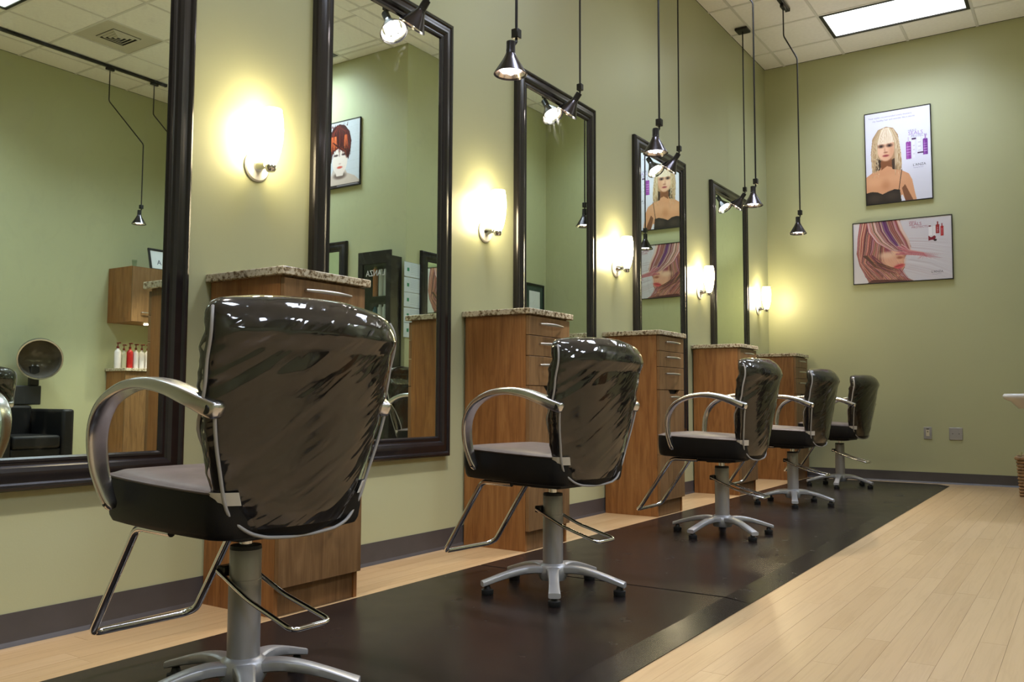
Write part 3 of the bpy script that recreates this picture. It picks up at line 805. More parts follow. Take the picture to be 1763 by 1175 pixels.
for k, ((x, y), rz, ba) in enumerate(CHP):
    if k == 0: ch0 = styling_chair(CHL[0], (x, y, MT), R(rz), R(ba-rz))
    else:
        c = copy_tree(ch0, CHL[k], (x, y, MT), R(rz))
        i = 0
        for o in c.children:
            if o.name.startswith('base_arm'): o.rotation_euler = (0, 0, R(ba-rz)+i*2*PI/5); i += 1

r2 = copy_tree(ch0, 'black styling chair of the opposite row, only its back corner mirrored at the left edge', (3.62, 2.84, 0), R(5))

# ------------------------------------------------------------------ printed matter
def smooth(e0, e1, x):
    t = np.clip((x-e0)/(e1-e0+1e-9), 0, 1); return t*t*(3-2*t)
class Painter:
    def __init__(s, w_, h_, nx, ny, bg):
        s.w, s.h, s.nx, s.ny = w_, h_, nx, ny
        s.u, s.v = np.meshgrid((np.arange(nx)+.5)/nx, (np.arange(ny)+.5)/ny)
        s.a = np.zeros((ny, nx, 3)); s.a[:] = bg
        s.asp = h_/w_
    def put(s, m, c):
        c = np.array(c, float) if not isinstance(c, np.ndarray) else c
        s.a = s.a*(1-m[..., None])+c*m[..., None]
    def ell(s, cx, cy, rx, ry, soft=.12, rot=0):
        du, dv = s.u-cx, (s.v-cy)*s.asp; c_, s_ = math.cos(rot), math.sin(rot)
        x = (du*c_+dv*s_)/rx; y = (-du*s_+dv*c_)/(ry*s.asp)
        return 1-smooth(1-soft, 1+soft, np.sqrt(x*x+y*y))
    def poly(s, pts):
        ins = np.zeros_like(s.u, bool); n = len(pts)
        for i in range(n):
            x0, y0 = pts[i]; x1, y1 = pts[(i+1) % n]
            c_ = ((y0 > s.v) != (y1 > s.v)) & (s.u < (x1-x0)*(s.v-y0)/((y1-y0) or 1e-9)+x0); ins ^= c_
        return ins.astype(float)
    def line(s, pts, wd, taper=False):
        m = np.zeros_like(s.u)
        for i in range(len(pts)-1):
            (x0, y0), (x1, y1) = pts[i], pts[i+1]
            dx, dy = x1-x0, (y1-y0)*s.asp; L = dx*dx+dy*dy+1e-12
            t = np.clip(((s.u-x0)*dx+(s.v-y0)*s.asp*dy)/L, 0, 1)
            d = np.hypot(s.u-x0-t*dx, (s.v-y0)*s.asp-t*dy)
            ww = wd*(1-.9*(i+t)/(len(pts)-1)) if taper else wd
            m = np.maximum(m, 1-smooth(ww*.6, ww*1.2+1e-4, d))
        return m
    def rect(s, x0, x1, y0, y1): return ((s.u > x0) & (s.u < x1) & (s.v > y0) & (s.v < y1)).astype(float)
    def mesh(s, name, parent, z=.0):
        nx, ny = s.nx, s.ny
        xs = np.linspace(0, s.w, nx+1); ys = np.linspace(s.h, 0, ny+1)
        X, Y = np.meshgrid(xs, ys); co = np.stack([X, Y, np.full_like(X, z)], -1).reshape(-1, 3)
        i = np.arange(ny)[:, None]*(nx+1)+np.arange(nx)[None]
        f = np.stack([i, i+nx+1, i+nx+2, i+1], -1).reshape(-1, 4)
        me = bpy.data.meshes.new(name)
        me.from_pydata(co.tolist(), [], f.tolist())
        at = me.attributes.new('print', 'FLOAT_COLOR', 'CORNER')
        srgb = np.clip(s.a, 0, 255)/255; ln = np.where(srgb <= .04045, srgb/12.92, ((srgb+.055)/1.055)**2.4).reshape(-1, 3)
        c4 = np.concatenate([ln, np.ones((len(ln), 1))], 1); at.data.foreach_set('color', np.repeat(c4, 4, 0).astype(np.float32).ravel())
        me.materials.append(M['print'])
        o = bpy.data.objects.new(name, me); COL.objects.link(o); o.parent = parent; return o
def lettering(txt, size, x, y, z, material, parent, align='LEFT', sx=1, name='lettering'):
    c = bpy.data.curves.new(name, 'FONT'); c.body = txt; c.size = size; c.align_x = align; c.resolution_u = 2; c.extrude = .0003
    c.materials.append(M[material]); o = bpy.data.objects.new(name, c); COL.objects.link(o)
    bpy.context.view_layer.update()
    me = bpy.data.meshes.new_from_object(o.evaluated_get(bpy.context.evaluated_depsgraph_get()))
    me.name = name; bpy.data.objects.remove(o); bpy.data.curves.remove(c)
    o = bpy.data.objects.new(name, me); COL.objects.link(o)
    o.parent = parent; o.location = (x, y, z); o.scale = (sx, 1, 1); return o
def hairs(P, rng, n, f, cols, wd):
    for _ in range(n):
        P.put(P.line(f(rng.random(), rng.random()), wd*rng.uniform(.5, 1.3), True)*rng.uniform(.5, .95), cols[rng.randrange(len(cols))])

def poster_panel(name, label, loc, basis, w_, h_, cat='poster', rot=0):
    t = thing(name, label, cat, loc, basis=basis)
    if rot: t.matrix_world = t.matrix_world @ Matrix.Rotation(rot, 4, 'Z')
    MB().box(0, w_, 0, h_, .003, .017).build('board', 'black', t, smooth=0)
    f = .008
    e = MB()
    for (x0, x1, y0, y1) in ((0, w_, 0, f), (0, w_, h_-f, h_), (0, f, f, h_-f), (w_-f, w_, f, h_-f)): e.box(x0, x1, y0, y1, .012, .0215)
    e.build('poster_frame', 'black', t, bevel=.001, seg=1, smooth=0)
    return t
# --- portrait poster: blonde woman
w_, h_ = .612, .934
p1 = poster_panel('portrait_poster', 'upright white poster of a blonde woman in dark top, upper one on back wall', (1.0065, YB-.001, 2.732), WB, w_, h_)
P = Painter(w_-.016, h_-.016, 180, 270, (222, 222, 235)); rng = random.Random(1)
P.put(smooth(.3, 1.0, P.v)*.5, (205, 203, 214))
P.put(P.ell(.86, .85, .3, .2, .6)*.35, (190, 190, 202))
skin = np.array((205, 150, 112.)); 
# hair behind
P.put(P.poly([(.10, .72), (.08, .45), (.11, .28), (.20, .19), (.33, .165), (.44, .19), (.51, .27), (.54, .42), (.56, .60), (.53, .70), (.45, .72)]), (170, 140, 104))
P.put(P.poly([(.14, .70), (.17, .50), (.30, .56), (.46, .52), (.48, .70), (.42, .73), (.25, .66), (.18, .74)]), (62, 48, 40))
# shoulders, neck
P.put(P.poly([(0, .70), (.10, .655), (.22, .635), (.26, .55), (.40, .55), (.41, .64), (.55, .665), (.66, .71), (.71, .78), (.74, .90), (.77, 1.0), (.60, 1.0), (.56, .93), (.50, .95), (.42, .95), (0, .95)]), skin)
P.put(P.poly([(.23, .56), (.26, .50), (.40, .50), (.41, .62), (.33, .60), (.24, .64)]), (128, 80, 52))
P.put(P.ell(.30, .80, .06, .05, .8)*.5, (170, 112, 74)); P.put(P.ell(.12, .76, .16, .05, .9)*.4, (226, 176, 138))
P.put(P.ell(.45, .74, .14, .05, .9)*.35, (222, 172, 134))
P.put(P.poly([(.55, .86), (.60, .82), (.72, 1.0), (.60, 1.0)])*.75, (92, 55, 38))
# face
P.put(P.ell(.315, .405, .135, .135, .06), (224, 178, 146)); P.put(P.ell(.315, .49, .085, .05, .4), (220, 172, 140))
P.put(P.ell(.25, .44, .05, .06, .9)*.4, (236, 200, 172)); P.put(P.ell(.41, .44, .04, .08, .9)*.45, (190, 132, 98))
for ex in (.245, .375):
    P.put(P.ell(ex, .375, .045, .018, .7)*.9, (78, 52, 44)); P.put(P.ell(ex, .378, .016, .009, .4), (30, 24, 26))
P.put(P.ell(.30, .425, .012, .03, .9)*.45, (176, 118, 92)); P.put(P.ell(.315, .448, .03, .008, .6)*.8, (150, 92, 72))
P.put(P.ell(.315, .485, .05, .013, .4), (176, 88, 86)); P.put(P.ell(.315, .484, .036, .003, .6), (96, 40, 44))
# fringe and side hair
P.put(P.poly([(.15, .36), (.16, .26), (.24, .195), (.33, .18), (.42, .20), (.48, .27), (.49, .36), (.42, .345), (.32, .355), (.22, .352)]), (224, 204, 178))
hairs(P, rng, 60, lambda a, b: [(.33+(a-.5)*.10, .18), (.19+.28*a, .26), (.165+.32*a, .345+.02*b)], [(234, 218, 196), (218, 196, 164), (200, 172, 136), (240, 228, 210)], .0045)
hairs(P, rng, 80, lambda a, b: [(.20+.05*a, .20), (.115+.075*a, .33), (.085+.105*a, .48), (.095+.115*a, .62+.12*b)], [(204, 180, 142), (182, 152, 112), (220, 204, 174), (156, 124, 90)], .0036)
hairs(P, rng, 80, lambda a, b: [(.44-.05*a, .20), (.525-.075*a, .33), (.555-.105*a, .48), (.565-.115*a, .60+.12*b)], [(208, 186, 150), (186, 156, 116), (224, 208, 178), (160, 128, 94)], .0036)
# top
P.put(P.poly([(0, .875), (.08, .865), (.17, .875), (.25, .905), (.34, .88), (.44, .862), (.52, .875), (.54, 1.0), (0, 1.0)]), (44, 38, 34))
P.put(P.ell(.13, .94, .10, .04, .8)*.5, (84, 70, 62)); P.put(P.ell(.40, .93, .10, .04, .8)*.5, (80, 66, 58))
P.put(P.line([(.555, .66), (.53, .76), (.505, .875)], .006), (48, 40, 38))
# bottles
def bottle(P, x0, x1, y0, y1, col, hi, cap):
    P.put(P.rect(x0, x1, y0, y1), col); P.put(P.rect(x0+(x1-x0)*.2, x0+(x1-x0)*.45, y0, y1)*.6, hi)
    P.put(P.ell((x0+x1)/2, y0, (x1-x0)/2, .012, .1), col); P.put(P.rect((x0*.66+x1*.34), (x0*.34+x1*.66), y0-.055, y0-.004), cap)
    for k in range(4): P.put(P.rect(x0+.01, x1-.01, y0+(y1-y0)*(.25+.16*k), y0+(y1-y0)*(.25+.16*k)+.006)*.6, (235, 215, 240))
bottle(P, .63, .705, .375, .555, (140, 62, 150), (196, 120, 206), (206, 196, 214))
bottle(P, .885, .955, .365, .53, (112, 48, 140), (176, 104, 200), (170, 140, 190))
for (x0, x1, y0, y1) in ((.72, .775, .36, .55), (.80, .86, .33, .49)):
    P.put(P.rect(x0, x1, y0, y1), (228, 228, 236)); P.put(P.rect(x1-.01, x1, y0, y1)*.5, (196, 196, 206))
    for k in range(3): P.put(P.rect(x0+.012, x1-.012, y0+.05+.045*k, y0+.062+.045*k)*.5, (176, 168, 190))
P.put(P.rect(.715, .785, .335, .352), (72, 40, 84)); P.put(P.rect(.80, .89, .492, .507), (72, 40, 84))
pr = P.mesh('printed_sheet', p1, .0178); pr.location = (.008, .008, 0)
lettering("Your stylist recommended every moment,", .0235, .040, .868, .0180, 'printlilac', p1)
lettering("my healthy hair and wonder like a secret", .0235, .080, .836, .0180, 'printlilac', p1)
lettering("HEALS", .026, .405, .690, .0180, 'printlilac', p1)
lettering("SEALS", .052, .405, .652, .0180, 'printpurple', p1)
lettering("PROTECTS", .030, .430, .627, .0180, 'printlilac', p1)
lettering("L'ANZA", .034, .440, .340, .0180, 'printdark', p1)
lettering("healing haircare", .014, .445, .320, .0180, 'printlilac', p1)
# --- landscape poster: windswept coloured hair
w_, h_ = .905, .624
p2 = poster_panel('hair_poster', 'wide poster of windswept pink and purple streaked hair below the upright poster', (.868, YB-.001, 1.941), WB, w_, h_, rot=R(-.3))
P = Painter(w_-.016, h_-.016, 300, 205, (198, 193, 200)); rng = random.Random(5)
for k in range(60):
    y0 = rng.uniform(.25, .95); x0 = rng.uniform(.4, .6)
    P.put(P.line([(x0, y0*.7+.12), (x0+.2, y0*.8+.12), (1.0, y0*1.02+.12)], .006, True)*.35, [(176, 170, 178), (214, 210, 216), (182, 158, 166)][k % 3])
P.put(P.poly([(.06, .70), (.03, .5), (.05, .32), (.10, .12), (.15, .0), (.45, .0), (.50, .12), (.56, .30), (.60, .45), (.56, .55), (.52, .66), (.53, .78), (.48, .90), (.62, 1.0), (.16, 1.0), (.12, .88)]), (142, 96, 84))
P.put(P.ell(.40, .64, .13, .20, .25), (214, 160, 132)); P.put(P.ell(.36, .56, .08, .06, .7), (222, 188, 166))
P.put(P.poly([(.30, .95), (.34, .74), (.50, .66), (.535, .74), (.49, .86), (.44, .97)]), (206, 152, 128))
P.put(P.ell(.455, .60, .03, .03, .8)*.8, (130, 70, 58))
cols = [(150, 78, 76), (176, 104, 92), (112, 84, 66), (206, 164, 142), (84, 66, 54), (134, 60, 74), (96, 44, 88), (190, 140, 150)]
def strand(a, b):
    sx = .08+.42*a; k = b
    return [(sx, -.02), (.05+.36*a, .22+.06*k), (.04+.34*a, .46), (.06+.40*a*a+.02*k, .66), (.12+.42*a, .86+.05*k), (.2+.4*a, 1.0)]
def sweepf(a, b):
    return [(.14+.34*a, -.02), (.16+.36*a, .16), (.24+.34*a, .34), (.38+.22*a, .48), (.56+.08*b, .56+.04*b)]
hairs(P, rng, 190, strand, cols, .0065)
P.put(P.ell(.40, .655, .10, .13, .5)*.9, (214, 164, 138)); P.put(P.ell(.35, .56, .07, .05, .7)*.9, (220, 184, 160))
P.put(P.ell(.475, .755, .055, .035, .35, -.25), (196, 84, 88)); P.put(P.ell(.47, .748, .05, .007, .6, -.25)*.8, (120, 40, 44)); P.put(P.ell(.485, .615, .03, .02, .7)*.8, (140, 76, 60))
hairs(P, rng, 150, sweepf, cols+[(216, 196, 192), (204, 160, 150), (222, 206, 204)], .0060)
hairs(P, rng, 34, lambda a, b: [(.30+.04*a, -.02), (.33+.05*a, .16), (.38+.05*a, .30), (.44+.04*a, .42), (.53+.02*b, .52)], [(96, 50, 100), (120, 74, 128), (150, 108, 158), (84, 44, 84)], .0055)
hairs(P, rng, 46, lambda a, b: [(.44+.1*a, .40+.16*b), (.58, .50+.08*b), (.72, .555+.05*b), (.92-.26*a, .60+.07*b)], [(168, 84, 100), (190, 120, 122), (150, 70, 100), (204, 160, 156)], .0055)
hairs(P, rng, 40, lambda a, b: [(.10+.1*a, .55), (.20+.1*a, .66+.1*b), (.36, .74+.1*b), (.44+.05*a, .80+.1*b)], [(80, 64, 46), (120, 72, 56), (90, 40, 70), (176, 112, 92)], .007)
P.put(P.poly([(.14, 1.0), (.20, .95), (.45, .97), (.62, 1.0)])*.8, (70, 34, 34))
P.put(P.rect(.775, .80, .135, .155), (104, 32, 40)); P.put(P.rect(.775, .812, .16, .30), (220, 216, 220)); P.put(P.rect(.82, .85, .15, .30), (214, 210, 214))
bottle(P, .848, .885, .14, .275, (136, 30, 34), (188, 70, 66), (120, 24, 30)); bottle(P, .893, .925, .17, .315, (160, 28, 34), (206, 84, 78), (130, 24, 30))
P.put(P.poly([(.775, .30), (.80, .33), (.835, .30), (.85, .33), (.83, .375), (.80, .37), (.775, .38)]), (116, 22, 44)); P.put(P.ell(.84, .375, .015, .018, .2), (40, 26, 28))
pr = P.mesh('printed_sheet', p2, .0178); pr.location = (.008, .008, 0)
lettering("HEALS", .022, .525, .578, .0180, 'printred', p2)
lettering("SEALS", .044, .525, .546, .0180, 'printred', p2)
lettering("PROTECTS", .030, .548, .518, .0180, 'printred', p2)
lettering("L'ANZA", .030, .715, .072, .0180, 'printdark', p2)
lettering("healing haircare", .013, .720, .055, .0180, 'printlilac', p2)
# --- red hair portrait on the return wall (seen in the second mirror)
w_, h_ = .60, .712
p3 = poster_panel('portrait_poster', 'poster of a woman with short dark red hair, seen in the second mirror', (3.415, YR-.001, 2.985), WB, w_, h_)
P = Painter(w_-.016, h_-.016, 150, 178, (196, 200, 206)); rng = random.Random(9)
for k in range(7): P.put(P.line([(0, .1+.13*k), (1, .14+.13*k)], .003)*.4, (170, 172, 176))
P.put(P.poly([(0, .94), (.12, .86), (.30, .80), (.36, .72), (.64, .72), (.70, .82), (.86, .88), (1, .94), (1, 1), (0, 1)]), (196, 178, 166))
P.put(P.ell(.48, .83, .15, .05, .4), (110, 92, 84))
P.put(P.ell(.48, .60, .185, .21, .05), (226, 210, 200)); P.put(P.poly([(.34, .68), (.40, .83), (.56, .83), (.62, .68)]), (222, 204, 194))
P.put(P.ell(.48, .70, .065, .018, .4), (188, 84, 72)); P.put(P.ell(.48, .645, .03, .012, .7)*.6, (180, 140, 130))
for ex in (.385, .575): P.put(P.ell(ex, .51, .05, .016, .5)*.9, (50, 36, 36))
P.put(P.poly([(.27, .60), (.22, .46), (.20, .32), (.25, .17), (.36, .07), (.50, .03), (.66, .08), (.76, .22), (.77, .40), (.73, .56), (.69, .62), (.665, .50), (.62, .44), (.50, .40), (.40, .42), (.33, .47), (.305, .56)]), (58, 24, 22))
hairs(P, rng, 120, lambda a, b: [(.49+.06*a, .06+.05*b), (.28+.42*a, .14+.04*b), (.21+.55*a, .30+.05*b), (.22+.53*a, .44+.10*b)], [(44, 20, 20), (98, 32, 24), (126, 44, 28), (32, 18, 20), (80, 26, 24)], .010)
for cx in (.34, .60, .68):
    hairs(P, rng, 22, lambda a, b: [(cx+.05*(a-.5), .22), (cx+.08*(a-.5), .30), (cx+.12*(a-.5)-.01, .40+.05*b)], [(190, 86, 44), (206, 112, 62), (164, 62, 34)], .009)
hairs(P, rng, 50, lambda a, b: [(.66-.1*a, .30+.06*a), (.52-.1*a, .40), (.40-.08*a, .45+.02*b), (.29+.03*b, .53+.05*b)], [(48, 22, 22), (92, 32, 26), (36, 20, 20), (130, 54, 34)], .010)
hairs(P, rng, 26, lambda a, b: [(.30+.40*a, .07), (.28+.44*a, .01+.04*b)], [(58, 24, 22), (92, 32, 26)], .012)
P.put(P.rect(.88, .96, .82, .95), (70, 46, 40)); P.put(P.rect(.0, 1, .965, 1.0), (44, 36, 40)); P.put(P.rect(.03, .55, .975, .988)*.7, (190, 184, 188))
pr = P.mesh('printed_sheet', p3, .0178); pr.location = (.008, .008, 0)
# --- small framed print near the back right corner (seen in the third mirror)
p4 = thing('framed_print', 'small framed print with dark green mount, mirrored at the foot of the third mirror', 'picture', (XR-.001, 9.085, 1.62), basis=WR)
e = MB()
for (x0, x1, y0, y1) in ((0, .42, 0, .02), (0, .42, .54, .56), (0, .02, .02, .54), (.40, .42, .02, .54)): e.box(x0, x1, y0, y1, .002, .022)
e.build('picture_frame', 'black', p4, bevel=.002, smooth=0)
MB().box(.018, .402, .018, .542, .002, .010).build('mount', 'greenmat', p4, smooth=0)
MB().box(.09, .33, .09, .47, .010, .012).build('print_paper', 'paper', p4, smooth=0)
# --- licences on the right wall
def licence(label, z, lean):
    t = thing('licence_sheet', label, 'certificate', (XR-.002, 6.713, z), basis=WR, group='white licences on the right wall')
    P = Painter(.236, .146, 60, 38, (196, 206, 212))
    P.put(P.rect(.68, .82, .40, .62), (28, 120, 84)); P.put(P.rect(0, 1, 0, .03), (150, 158, 164))
    for k in range(7): P.put(P.rect(.07, .60, .12+.11*k, .145+.11*k)*.6, (150, 162, 170))
    MB().box(0, .236, 0, .146, .001, .0035).build('licence_card', 'paper', t, smooth=0)
    P.mesh('printed_face', t, .0040)
    t.matrix_world = t.matrix_world @ Matrix.Rotation(lean, 4, 'Z')
LL = ['topmost white licence sheet with green square', 'second white licence sheet with green square', 'third white licence sheet with green square', 'fourth white licence sheet with green square', 'lowest white licence sheet with green square']
for k, lb in enumerate(LL): licence(lb+' beside the display cabinet', 1.984-.1505*k, R([.4, -.3, .5, -.4, .2][k]))

# ------------------------------------------------------------------ display cabinet on the return wall
DCX, DCW, DCD, DCH = 2.835, .425, .145, 2.175
dc = thing('display_cabinet', 'tall black display cabinet with glass door in the corner, mirrored beside the nearest chair', 'cabinet', (DCX, YR-.016-DCD, 0))
MB().box(0, .02, 0, DCD, 0, DCH).box(DCW-.02, DCW, 0, DCD, 0, DCH).box(.02, DCW-.02, DCD-.012, DCD, 0, DCH).box(.02, DCW-.02, 0, DCD-.012, DCH-.09, DCH).box(.02, DCW-.02, 0, DCD-.012, 0, .10).build('cabinet_case', 'blackframe', dc, smooth=0)
fr = MB()
for (x0, x1, z0, z1) in ((-.004, DCW+.004, DCH-.07, DCH+.055), (-.004, DCW+.004, .02, .12), (-.004, .06, .12, DCH-.07), (DCW-.06, DCW+.004, .12, DCH-.07)): fr.box(x0, x1, -.02, -.001, z0, z1)
fr.build('door_frame', 'blackframe', dc, bevel=.003, smooth=0)
MB().box(.055, DCW-.055, -.012, -.007, .11, DCH-.065).build('door_glass', 'clear', dc, smooth=0)
SHZ = [1.36, 1.77]
for z in SHZ+[.95, .53]: MB().box(.021, DCW-.021, .004, DCD-.014, z, z+.014).build('shelf', 'blackframe', dc, smooth=0)
g = lettering("L'ANZA", .085, .075, 1.985, -.0135, 'printwhite', dc, sx=.86); g.rotation_euler = (PI/2, 0, 0); g.location = (.075, -.0135, 1.985)
def tube_pack(x, z, h, r, material, label, name='product_tube', cat='product'):
    t = thing(name, label, cat, (DCX+x, YR-.016-DCD+.045, z), group='products behind the display glass')
    MB().lathe([(r*.9, 0), (r, .004), (r, h*.9), (r*.85, h*.93)], 18).build('tube_body', material, t)
    MB().lathe([(r*.6, h*.93), (r*.6, h*.99), (r*.5, h)], 14).build('tube_cap', material if material != 'orange' else 'gold', t)
tube_pack(.252, SHZ[1]+.0145, .30, .026, 'orange', 'tall orange product tube on the upper display shelf')
tube_pack(.175, SHZ[1]+.0145, .27, .026, 'whiteplastic', 'white product tube beside the orange tube on the upper display shelf')
tube_pack(.110, SHZ[1]+.0145, .27, .026, 'whiteplastic', 'white product tube nearest the corner on the upper display shelf')
tube_pack(.250, SHZ[0]+.0145, .31, .024, 'blue', 'blue product tube on the lower display shelf')
tube_pack(.185, SHZ[0]+.0145, .33, .026, 'whiteplastic', 'white product tube beside the blue tube on the lower display shelf')
tube_pack(.120, SHZ[0]+.0145, .33, .026, 'whiteplastic', 'white product tube nearest the corner on the lower display shelf')
gc = thing('gold_card', 'small gold folded card on the lower display shelf beside the blue tube', 'card', (DCX+.325, YR-.016-DCD+.06, SHZ[0]+.0145), group='products behind the display glass')
MB().box(-.03, .03, -.002, .002, 0, .10).box(-.03, .0, -.02, -.002, .06, .10).build('folded_card', 'gold', gc)

# ------------------------------------------------------------------ dispensary corner by the far wall (seen in the nearest mirror)
BCY0 = 5.60; BCX = 6.04
bc = thing('base_cabinet', 'oak base cabinet with granite top under the bottles, by the far wall', 'cabinet', (BCX, BCY0, 0))
MB().box(.02, XE-.016-BCX, .016, .034, 0, 1.075).box(.02, XE-.016-BCX, YR-.034-BCY0, YR-.016-BCY0, 0, 1.075).box(.06, XE-.03-BCX, .034, YR-.034-BCY0, .09, .11).box(XE-.03-BCX, XE-.016-BCX, .034, YR-.034-BCY0, 0, 1.075).build('cabinet_body', 'wood', bc, smooth=0)
MB().box(.06, .075, .034, YR-.034-BCY0, 0, .09).build('toe_kick', 'wood_shaded', bc, smooth=0)
hw = (YR-.02-BCY0)/2
for k in range(2):
    d = MB().box(0, .019, .018+k*(hw-.006), .012+(k+1)*(hw-.006), .10, 1.07).build('door', 'wood_shaded', bc, bevel=.001, smooth=0)
    MB().tube(fillet([(0, .20+k*.36, .98), (-.025, .20+k*.36, .98), (-.025, .32+k*.36, .98), (0, .32+k*.36, .98)], .01, 3), .005, 8).build('handle', 'brushed', d)
MB().box(-.02, XE-.004-BCX, 0, YR-.004-BCY0, 1.0755, 1.108).build('countertop', 'granite', bc, bevel=.004)
UCX, UCZ0, UCZ1 = 5.96, 1.62, 2.235
uc = thing('wall_cabinet', 'oak wall cabinet above the row of bottles, with a picture on top', 'cabinet', (UCX, 5.61, UCZ0))
d1 = XE-.003-UCX; d2 = YR-.003-5.61
MB().box(.02, d1, 0, .018, 0, UCZ1-UCZ0).box(.02, d1, d2-.018, d2, 0, UCZ1-UCZ0).box(.02, d1, .018, d2-.018, 0, .018).box(.02, d1, .018, d2-.018, UCZ1-UCZ0-.018, UCZ1-UCZ0).box(d1-.012, d1, .018, d2-.018, .018, UCZ1-UCZ0-.018).build('cabinet_body', 'wood', uc, smooth=0)
for k in range(2):
    a, b = .001+k*(d2/2), d2/2-.002+k*(d2/2)
    d = MB().box(0, .019, a, b, .002, UCZ1-UCZ0-.002).build('door', 'wood_shaded', uc, bevel=.001, smooth=0)
    MB().tube(fillet([(0, a+.12, .105), (-.022, a+.12, .105), (-.022, a+.27, .105), (0, a+.27, .105)], .01, 3), .005, 8).build('handle', 'brushed', d)
pk = MB().lathe([(.035, 0), (.035, -.012), (.03, -.014)], 18).build('puck_light', 'puck', uc); pk.location = (.16, .30, -.0005)
l = bpy.data.lights.new('puck_lamp', 'SPOT'); l.energy = 5; l.color = (1, .82, .58); l.spot_size = R(130); l.spot_blend = .6; l.shadow_soft_size = .03
o = bpy.data.objects.new('puck_lamp', l); COL.objects.link(o); o.parent = uc; o.location = (.16, .30, -.03)
def pump_bottle(label, x, y, h, r, material):
    t = thing('pump_bottle', label, 'bottle', (x, y, 1.1085), group='pump bottles on the granite counter')
    MB().lathe([(r*.93, 0), (r, .006), (r, h*.80), (r*.85, h*.88), (r*.38, h*.95), (r*.34, h)], 20).build('bottle_body', material, t, smooth=50)
    MB().lathe([(r*.42, h), (r*.42, h+.022), (r*.16, h+.024), (r*.16, h+.052)], 14).build('pump_collar', 'pump', t)
    MB().box(-.045, .014, -.010, .010, h+.052, h+.066).build('pump_nozzle', 'pump', t, bevel=.003)
PB = [('white pump bottle at the left end of the bottle row, nearest the dryer chair', 'whiteplastic', .225, .036), ('cream pump bottle beside the red bottle, second from the left end', 'cream', .205, .030), ('red pump bottle in the middle of the bottle row', 'redplastic', .225, .034),
      ('white pump bottle directly right of the red bottle', 'whiteplastic', .215, .030), ('white pump bottle second right of the red bottle', 'whiteplastic', .215, .030), ('white pump bottle at the right end, against the near cabinet edge', 'whiteplastic', .215, .032)]
yy = 5.66
for k, (lb, m_, h, r) in enumerate(PB):
    pump_bottle(lb, 6.27-.012*k, yy, h, r, m_); yy += .066
pf = thing('picture_frame', 'black framed certificate leaning on top of the oak wall cabinet', 'picture', (6.10, 5.91, UCZ1+.001), basis=(V3((0, -1, 0)), V3((math.sin(R(14)), 0, math.cos(R(14)))), V3((-math.cos(R(14)), 0, math.sin(R(14))))))
e = MB()
for (x0, x1, y0, y1) in ((-.42, 0, 0, .022), (-.42, 0, .243, .265), (-.42, -.398, .022, .243), (-.022, 0, .022, .243)): e.box(x0, x1, y0, y1, 0, .02)
e.build('frame_rail', 'black', pf, bevel=.002, smooth=0)
MB().box(-.40, -.02, .02, .245, .003, .009).build('certificate_sheet', 'paper', pf, smooth=0)
lettering("A", .085, -.155, .075, .0095, 'printdark', pf); lettering("Assured", .03, -.27, .09, .0095, 'printdark', pf)
cu = thing('clear_cup', 'small clear cup standing on the front edge of the oak wall cabinet', 'cup', (6.02, 5.665, UCZ1+.0005))
MB().lathe([(.022, 0), (.028, .075), (.0265, .075), (.0205, .004)], 18).build('cup_wall', 'clear', cu)
# dryer chair
dx, dy = 5.98, 4.46
dk = thing('dryer_chair', 'black leather armchair with hood dryer against the far wall, seen in the nearest mirror', 'dryer chair', (dx, dy, 0))
MB().box(-.36, .36, -.36, -.24, .13, .665).build('chair_arm', 'leather', dk, bevel=.025, smooth=40)
MB().box(-.36, .36, .24, .36, .13, .665).build('chair_arm', 'leather', dk, bevel=.025, smooth=40)
MB().box(-.34, .34, -.238, .238, .13, .285).build('seat_base', 'leather', dk, bevel=.01, smooth=40)
MB().box(-.36, .20, -.232, .232, .287, .415).build('seat_cushion', 'leather', dk, bevel=.03, smooth=40, seg=3)
MB().box(.20, .34, -.236, .236, .29, .70).build('back_cushion', 'leather', dk, bevel=.03, smooth=40, seg=3)
for sx in (-1, 1):
    for sy in (-1, 1): MB().loft([[(sx*.31+a*.022, sy*.31+b*.022, .13) for a, b in ((-1, -1), (1, -1), (1, 1), (-1, 1))], [(sx*.31+a*.016, sy*.31+b*.016, 0) for a, b in ((-1, -1), (1, -1), (1, 1), (-1, 1))]]).build('leg', 'rubber', dk, smooth=0)
MB().box(.25, .40, -.02, .345, .705, .90).build('dryer_bracket', 'rubber', dk, bevel=.01)
MB().box(.27, .33, .24, .33, .90, 1.10).build('dryer_post', 'rubber', dk, bevel=.008)
hm = Matrix.Translation((.13, .255, 1.165)) @ Matrix.Rotation(R(24), 4, 'Z') @ Matrix.Rotation(R(76), 4, 'Y')
hd = MB().lathe([(.205, 0), (.212, .02), (.205, .10), (.16, .18), (.08, .225), (.02, .235)], 32, hm, False, True).build('dryer_hood', 'hood', dk, smooth=60)
MB().lathe([(.198, -.001), (.210, -.004), (.214, .004), (.210, .012), (.198, .010)], 32, hm, False, False).build('hood_rim', 'brushed', hd, smooth=60)
MB().lathe([(.196, .004), (.18, .10), (.12, .17), (.03, .20)], 28, hm, False, True).build('hood_liner', 'liner', hd, smooth=60)

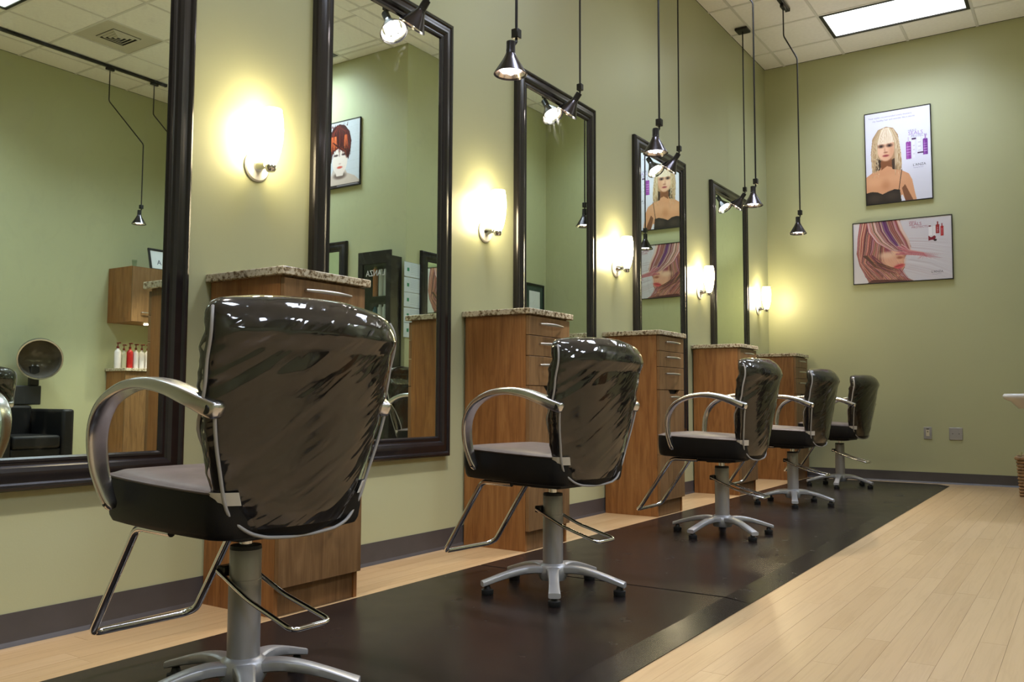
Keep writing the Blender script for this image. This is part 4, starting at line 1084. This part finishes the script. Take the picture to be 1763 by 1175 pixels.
# ------------------------------------------------------------------ outlets, basin and basket
ou = thing('wall_outlet', 'small steel wall outlet with ivory socket, left of the blank plate', 'outlet', (1.474, YB-.0006, .415), basis=WB)
MB().box(0, .070, 0, .116, 0, .006).build('cover_plate', 'steel', ou, bevel=.002)
MB().box(.020, .050, .030, .090, .006, .009).build('socket', 'ivory', ou, bevel=.002)
MB().box(.024, .046, .092, .100, .006, .0072).box(.030, .034, .066, .078, .009, .0095).box(.037, .041, .066, .078, .009, .0095).build('slot', 'dark', ou, smooth=0)
o2 = thing('blank_plate', 'square blank steel wall plate, right of the outlet', 'wall plate', (1.693, YB-.0006, .413), basis=WB)
MB().box(0, .114, 0, .116, 0, .007).build('cover_plate', 'steel', o2, bevel=.003)
for sx in (.03, .084): MB().lathe([(.004, .007), (.004, .0082)], 10, Matrix.Translation((sx, .058, 0))).build('plate_screw', 'bolt', o2)

bs = thing('wall_basin', 'white rounded wall basin cut by the right edge of the frame', 'basin', (XR, 8.0, 0))
def rrect(x0, x1, y0, y1, r, z, n=6):
    out = []
    for cx, cy, a0 in ((x1-r, y1-r, 0), (x0+r, y1-r, 90), (x0+r, y0+r, 180), (x1-r, y0+r, 270)):
        for k in range(n+1): a = R(a0+90*k/n); out.append((cx+r*math.cos(a), cy+r*math.sin(a), z))
    return out
XA = 2.243-XR
MB().loft([rrect(XA+.10, -.002, -.20, .20, .09, .72), rrect(XA+.05, -.002, -.25, .25, .09, .775), rrect(XA+.012, -.002, -.288, .288, .09, .792), rrect(XA, -.002, -.30, .30, .09, .806), rrect(XA, -.002, -.30, .30, .09, .822), rrect(XA+.010, -.002, -.29, .29, .085, .834),
           rrect(XA+.05, -.05, -.25, .25, .08, .833), rrect(XA+.08, -.08, -.22, .22, .07, .76), rrect(XA+.16, -.16, -.12, .12, .05, .745)]).build('bowl', 'white', bs, smooth=60)
MB().loft([rrect(-.26, -.02, -.10, .10, .04, 0), rrect(-.26, -.02, -.10, .10, .04, .06), rrect(-.22, -.02, -.08, .08, .04, .35), rrect(-.24, -.02, -.10, .10, .04, .725)]).build('pedestal', 'white', bs, smooth=60)
MB().tube(fillet([(-.06, 0, .80), (-.06, 0, .95), (-.17, 0, .95), (-.17, 0, .90)], .03, 5), .010, 10).build('faucet', 'chrome', bs)
bk = thing('wicker_basket', 'brown wicker basket filled with straw at the right edge, on the floor', 'basket', (2.43, 8.38, 0))
for k in range(11):
    z = .014+.0265*k; s = .118+.0015*k
    MB().tube([(x, y, z) for x, y, _ in rrect(-s, s, -s, s, .025, 0, 3)], .0115, 6, True).build('reed_ring', 'wicker', bk)
for k in range(5):
    for (px, py) in ((-.122, -.09+.045*k), (.122, -.09+.045*k), (-.09+.045*k, -.122), (-.09+.045*k, .122)):
        MB().tube([(px*.97, py*.97, 0), (px*1.06, py*1.06, .30)], .006, 6).build('stake', 'wicker', bk)
MB().tube([(x, y, .312) for x, y, _ in rrect(-.140, .140, -.140, .140, .03, 0, 3)], .016, 8, True).build('basket_rim', 'wicker', bk)
MB().box(-.11, .11, -.11, .11, .004, .012).build('basket_floor', 'wicker', bk)
sw = MB(); rg = random.Random(2)
for k in range(90):
    a = rg.random()*2*PI; r = rg.random()*.125; p = Vector((r*math.cos(a), r*math.sin(a), .30)); d = Vector((rg.uniform(-1, 1), rg.uniform(-1, 1), rg.uniform(.2, 1))).normalized()*rg.uniform(.05, .10)
    sw.tube([p, p+d*.5+Vector((0, 0, .01)), p+d], .0022, 4)
so = sw.build('straw', 'straw', bk, smooth=0); so['kind'] = 'stuff'
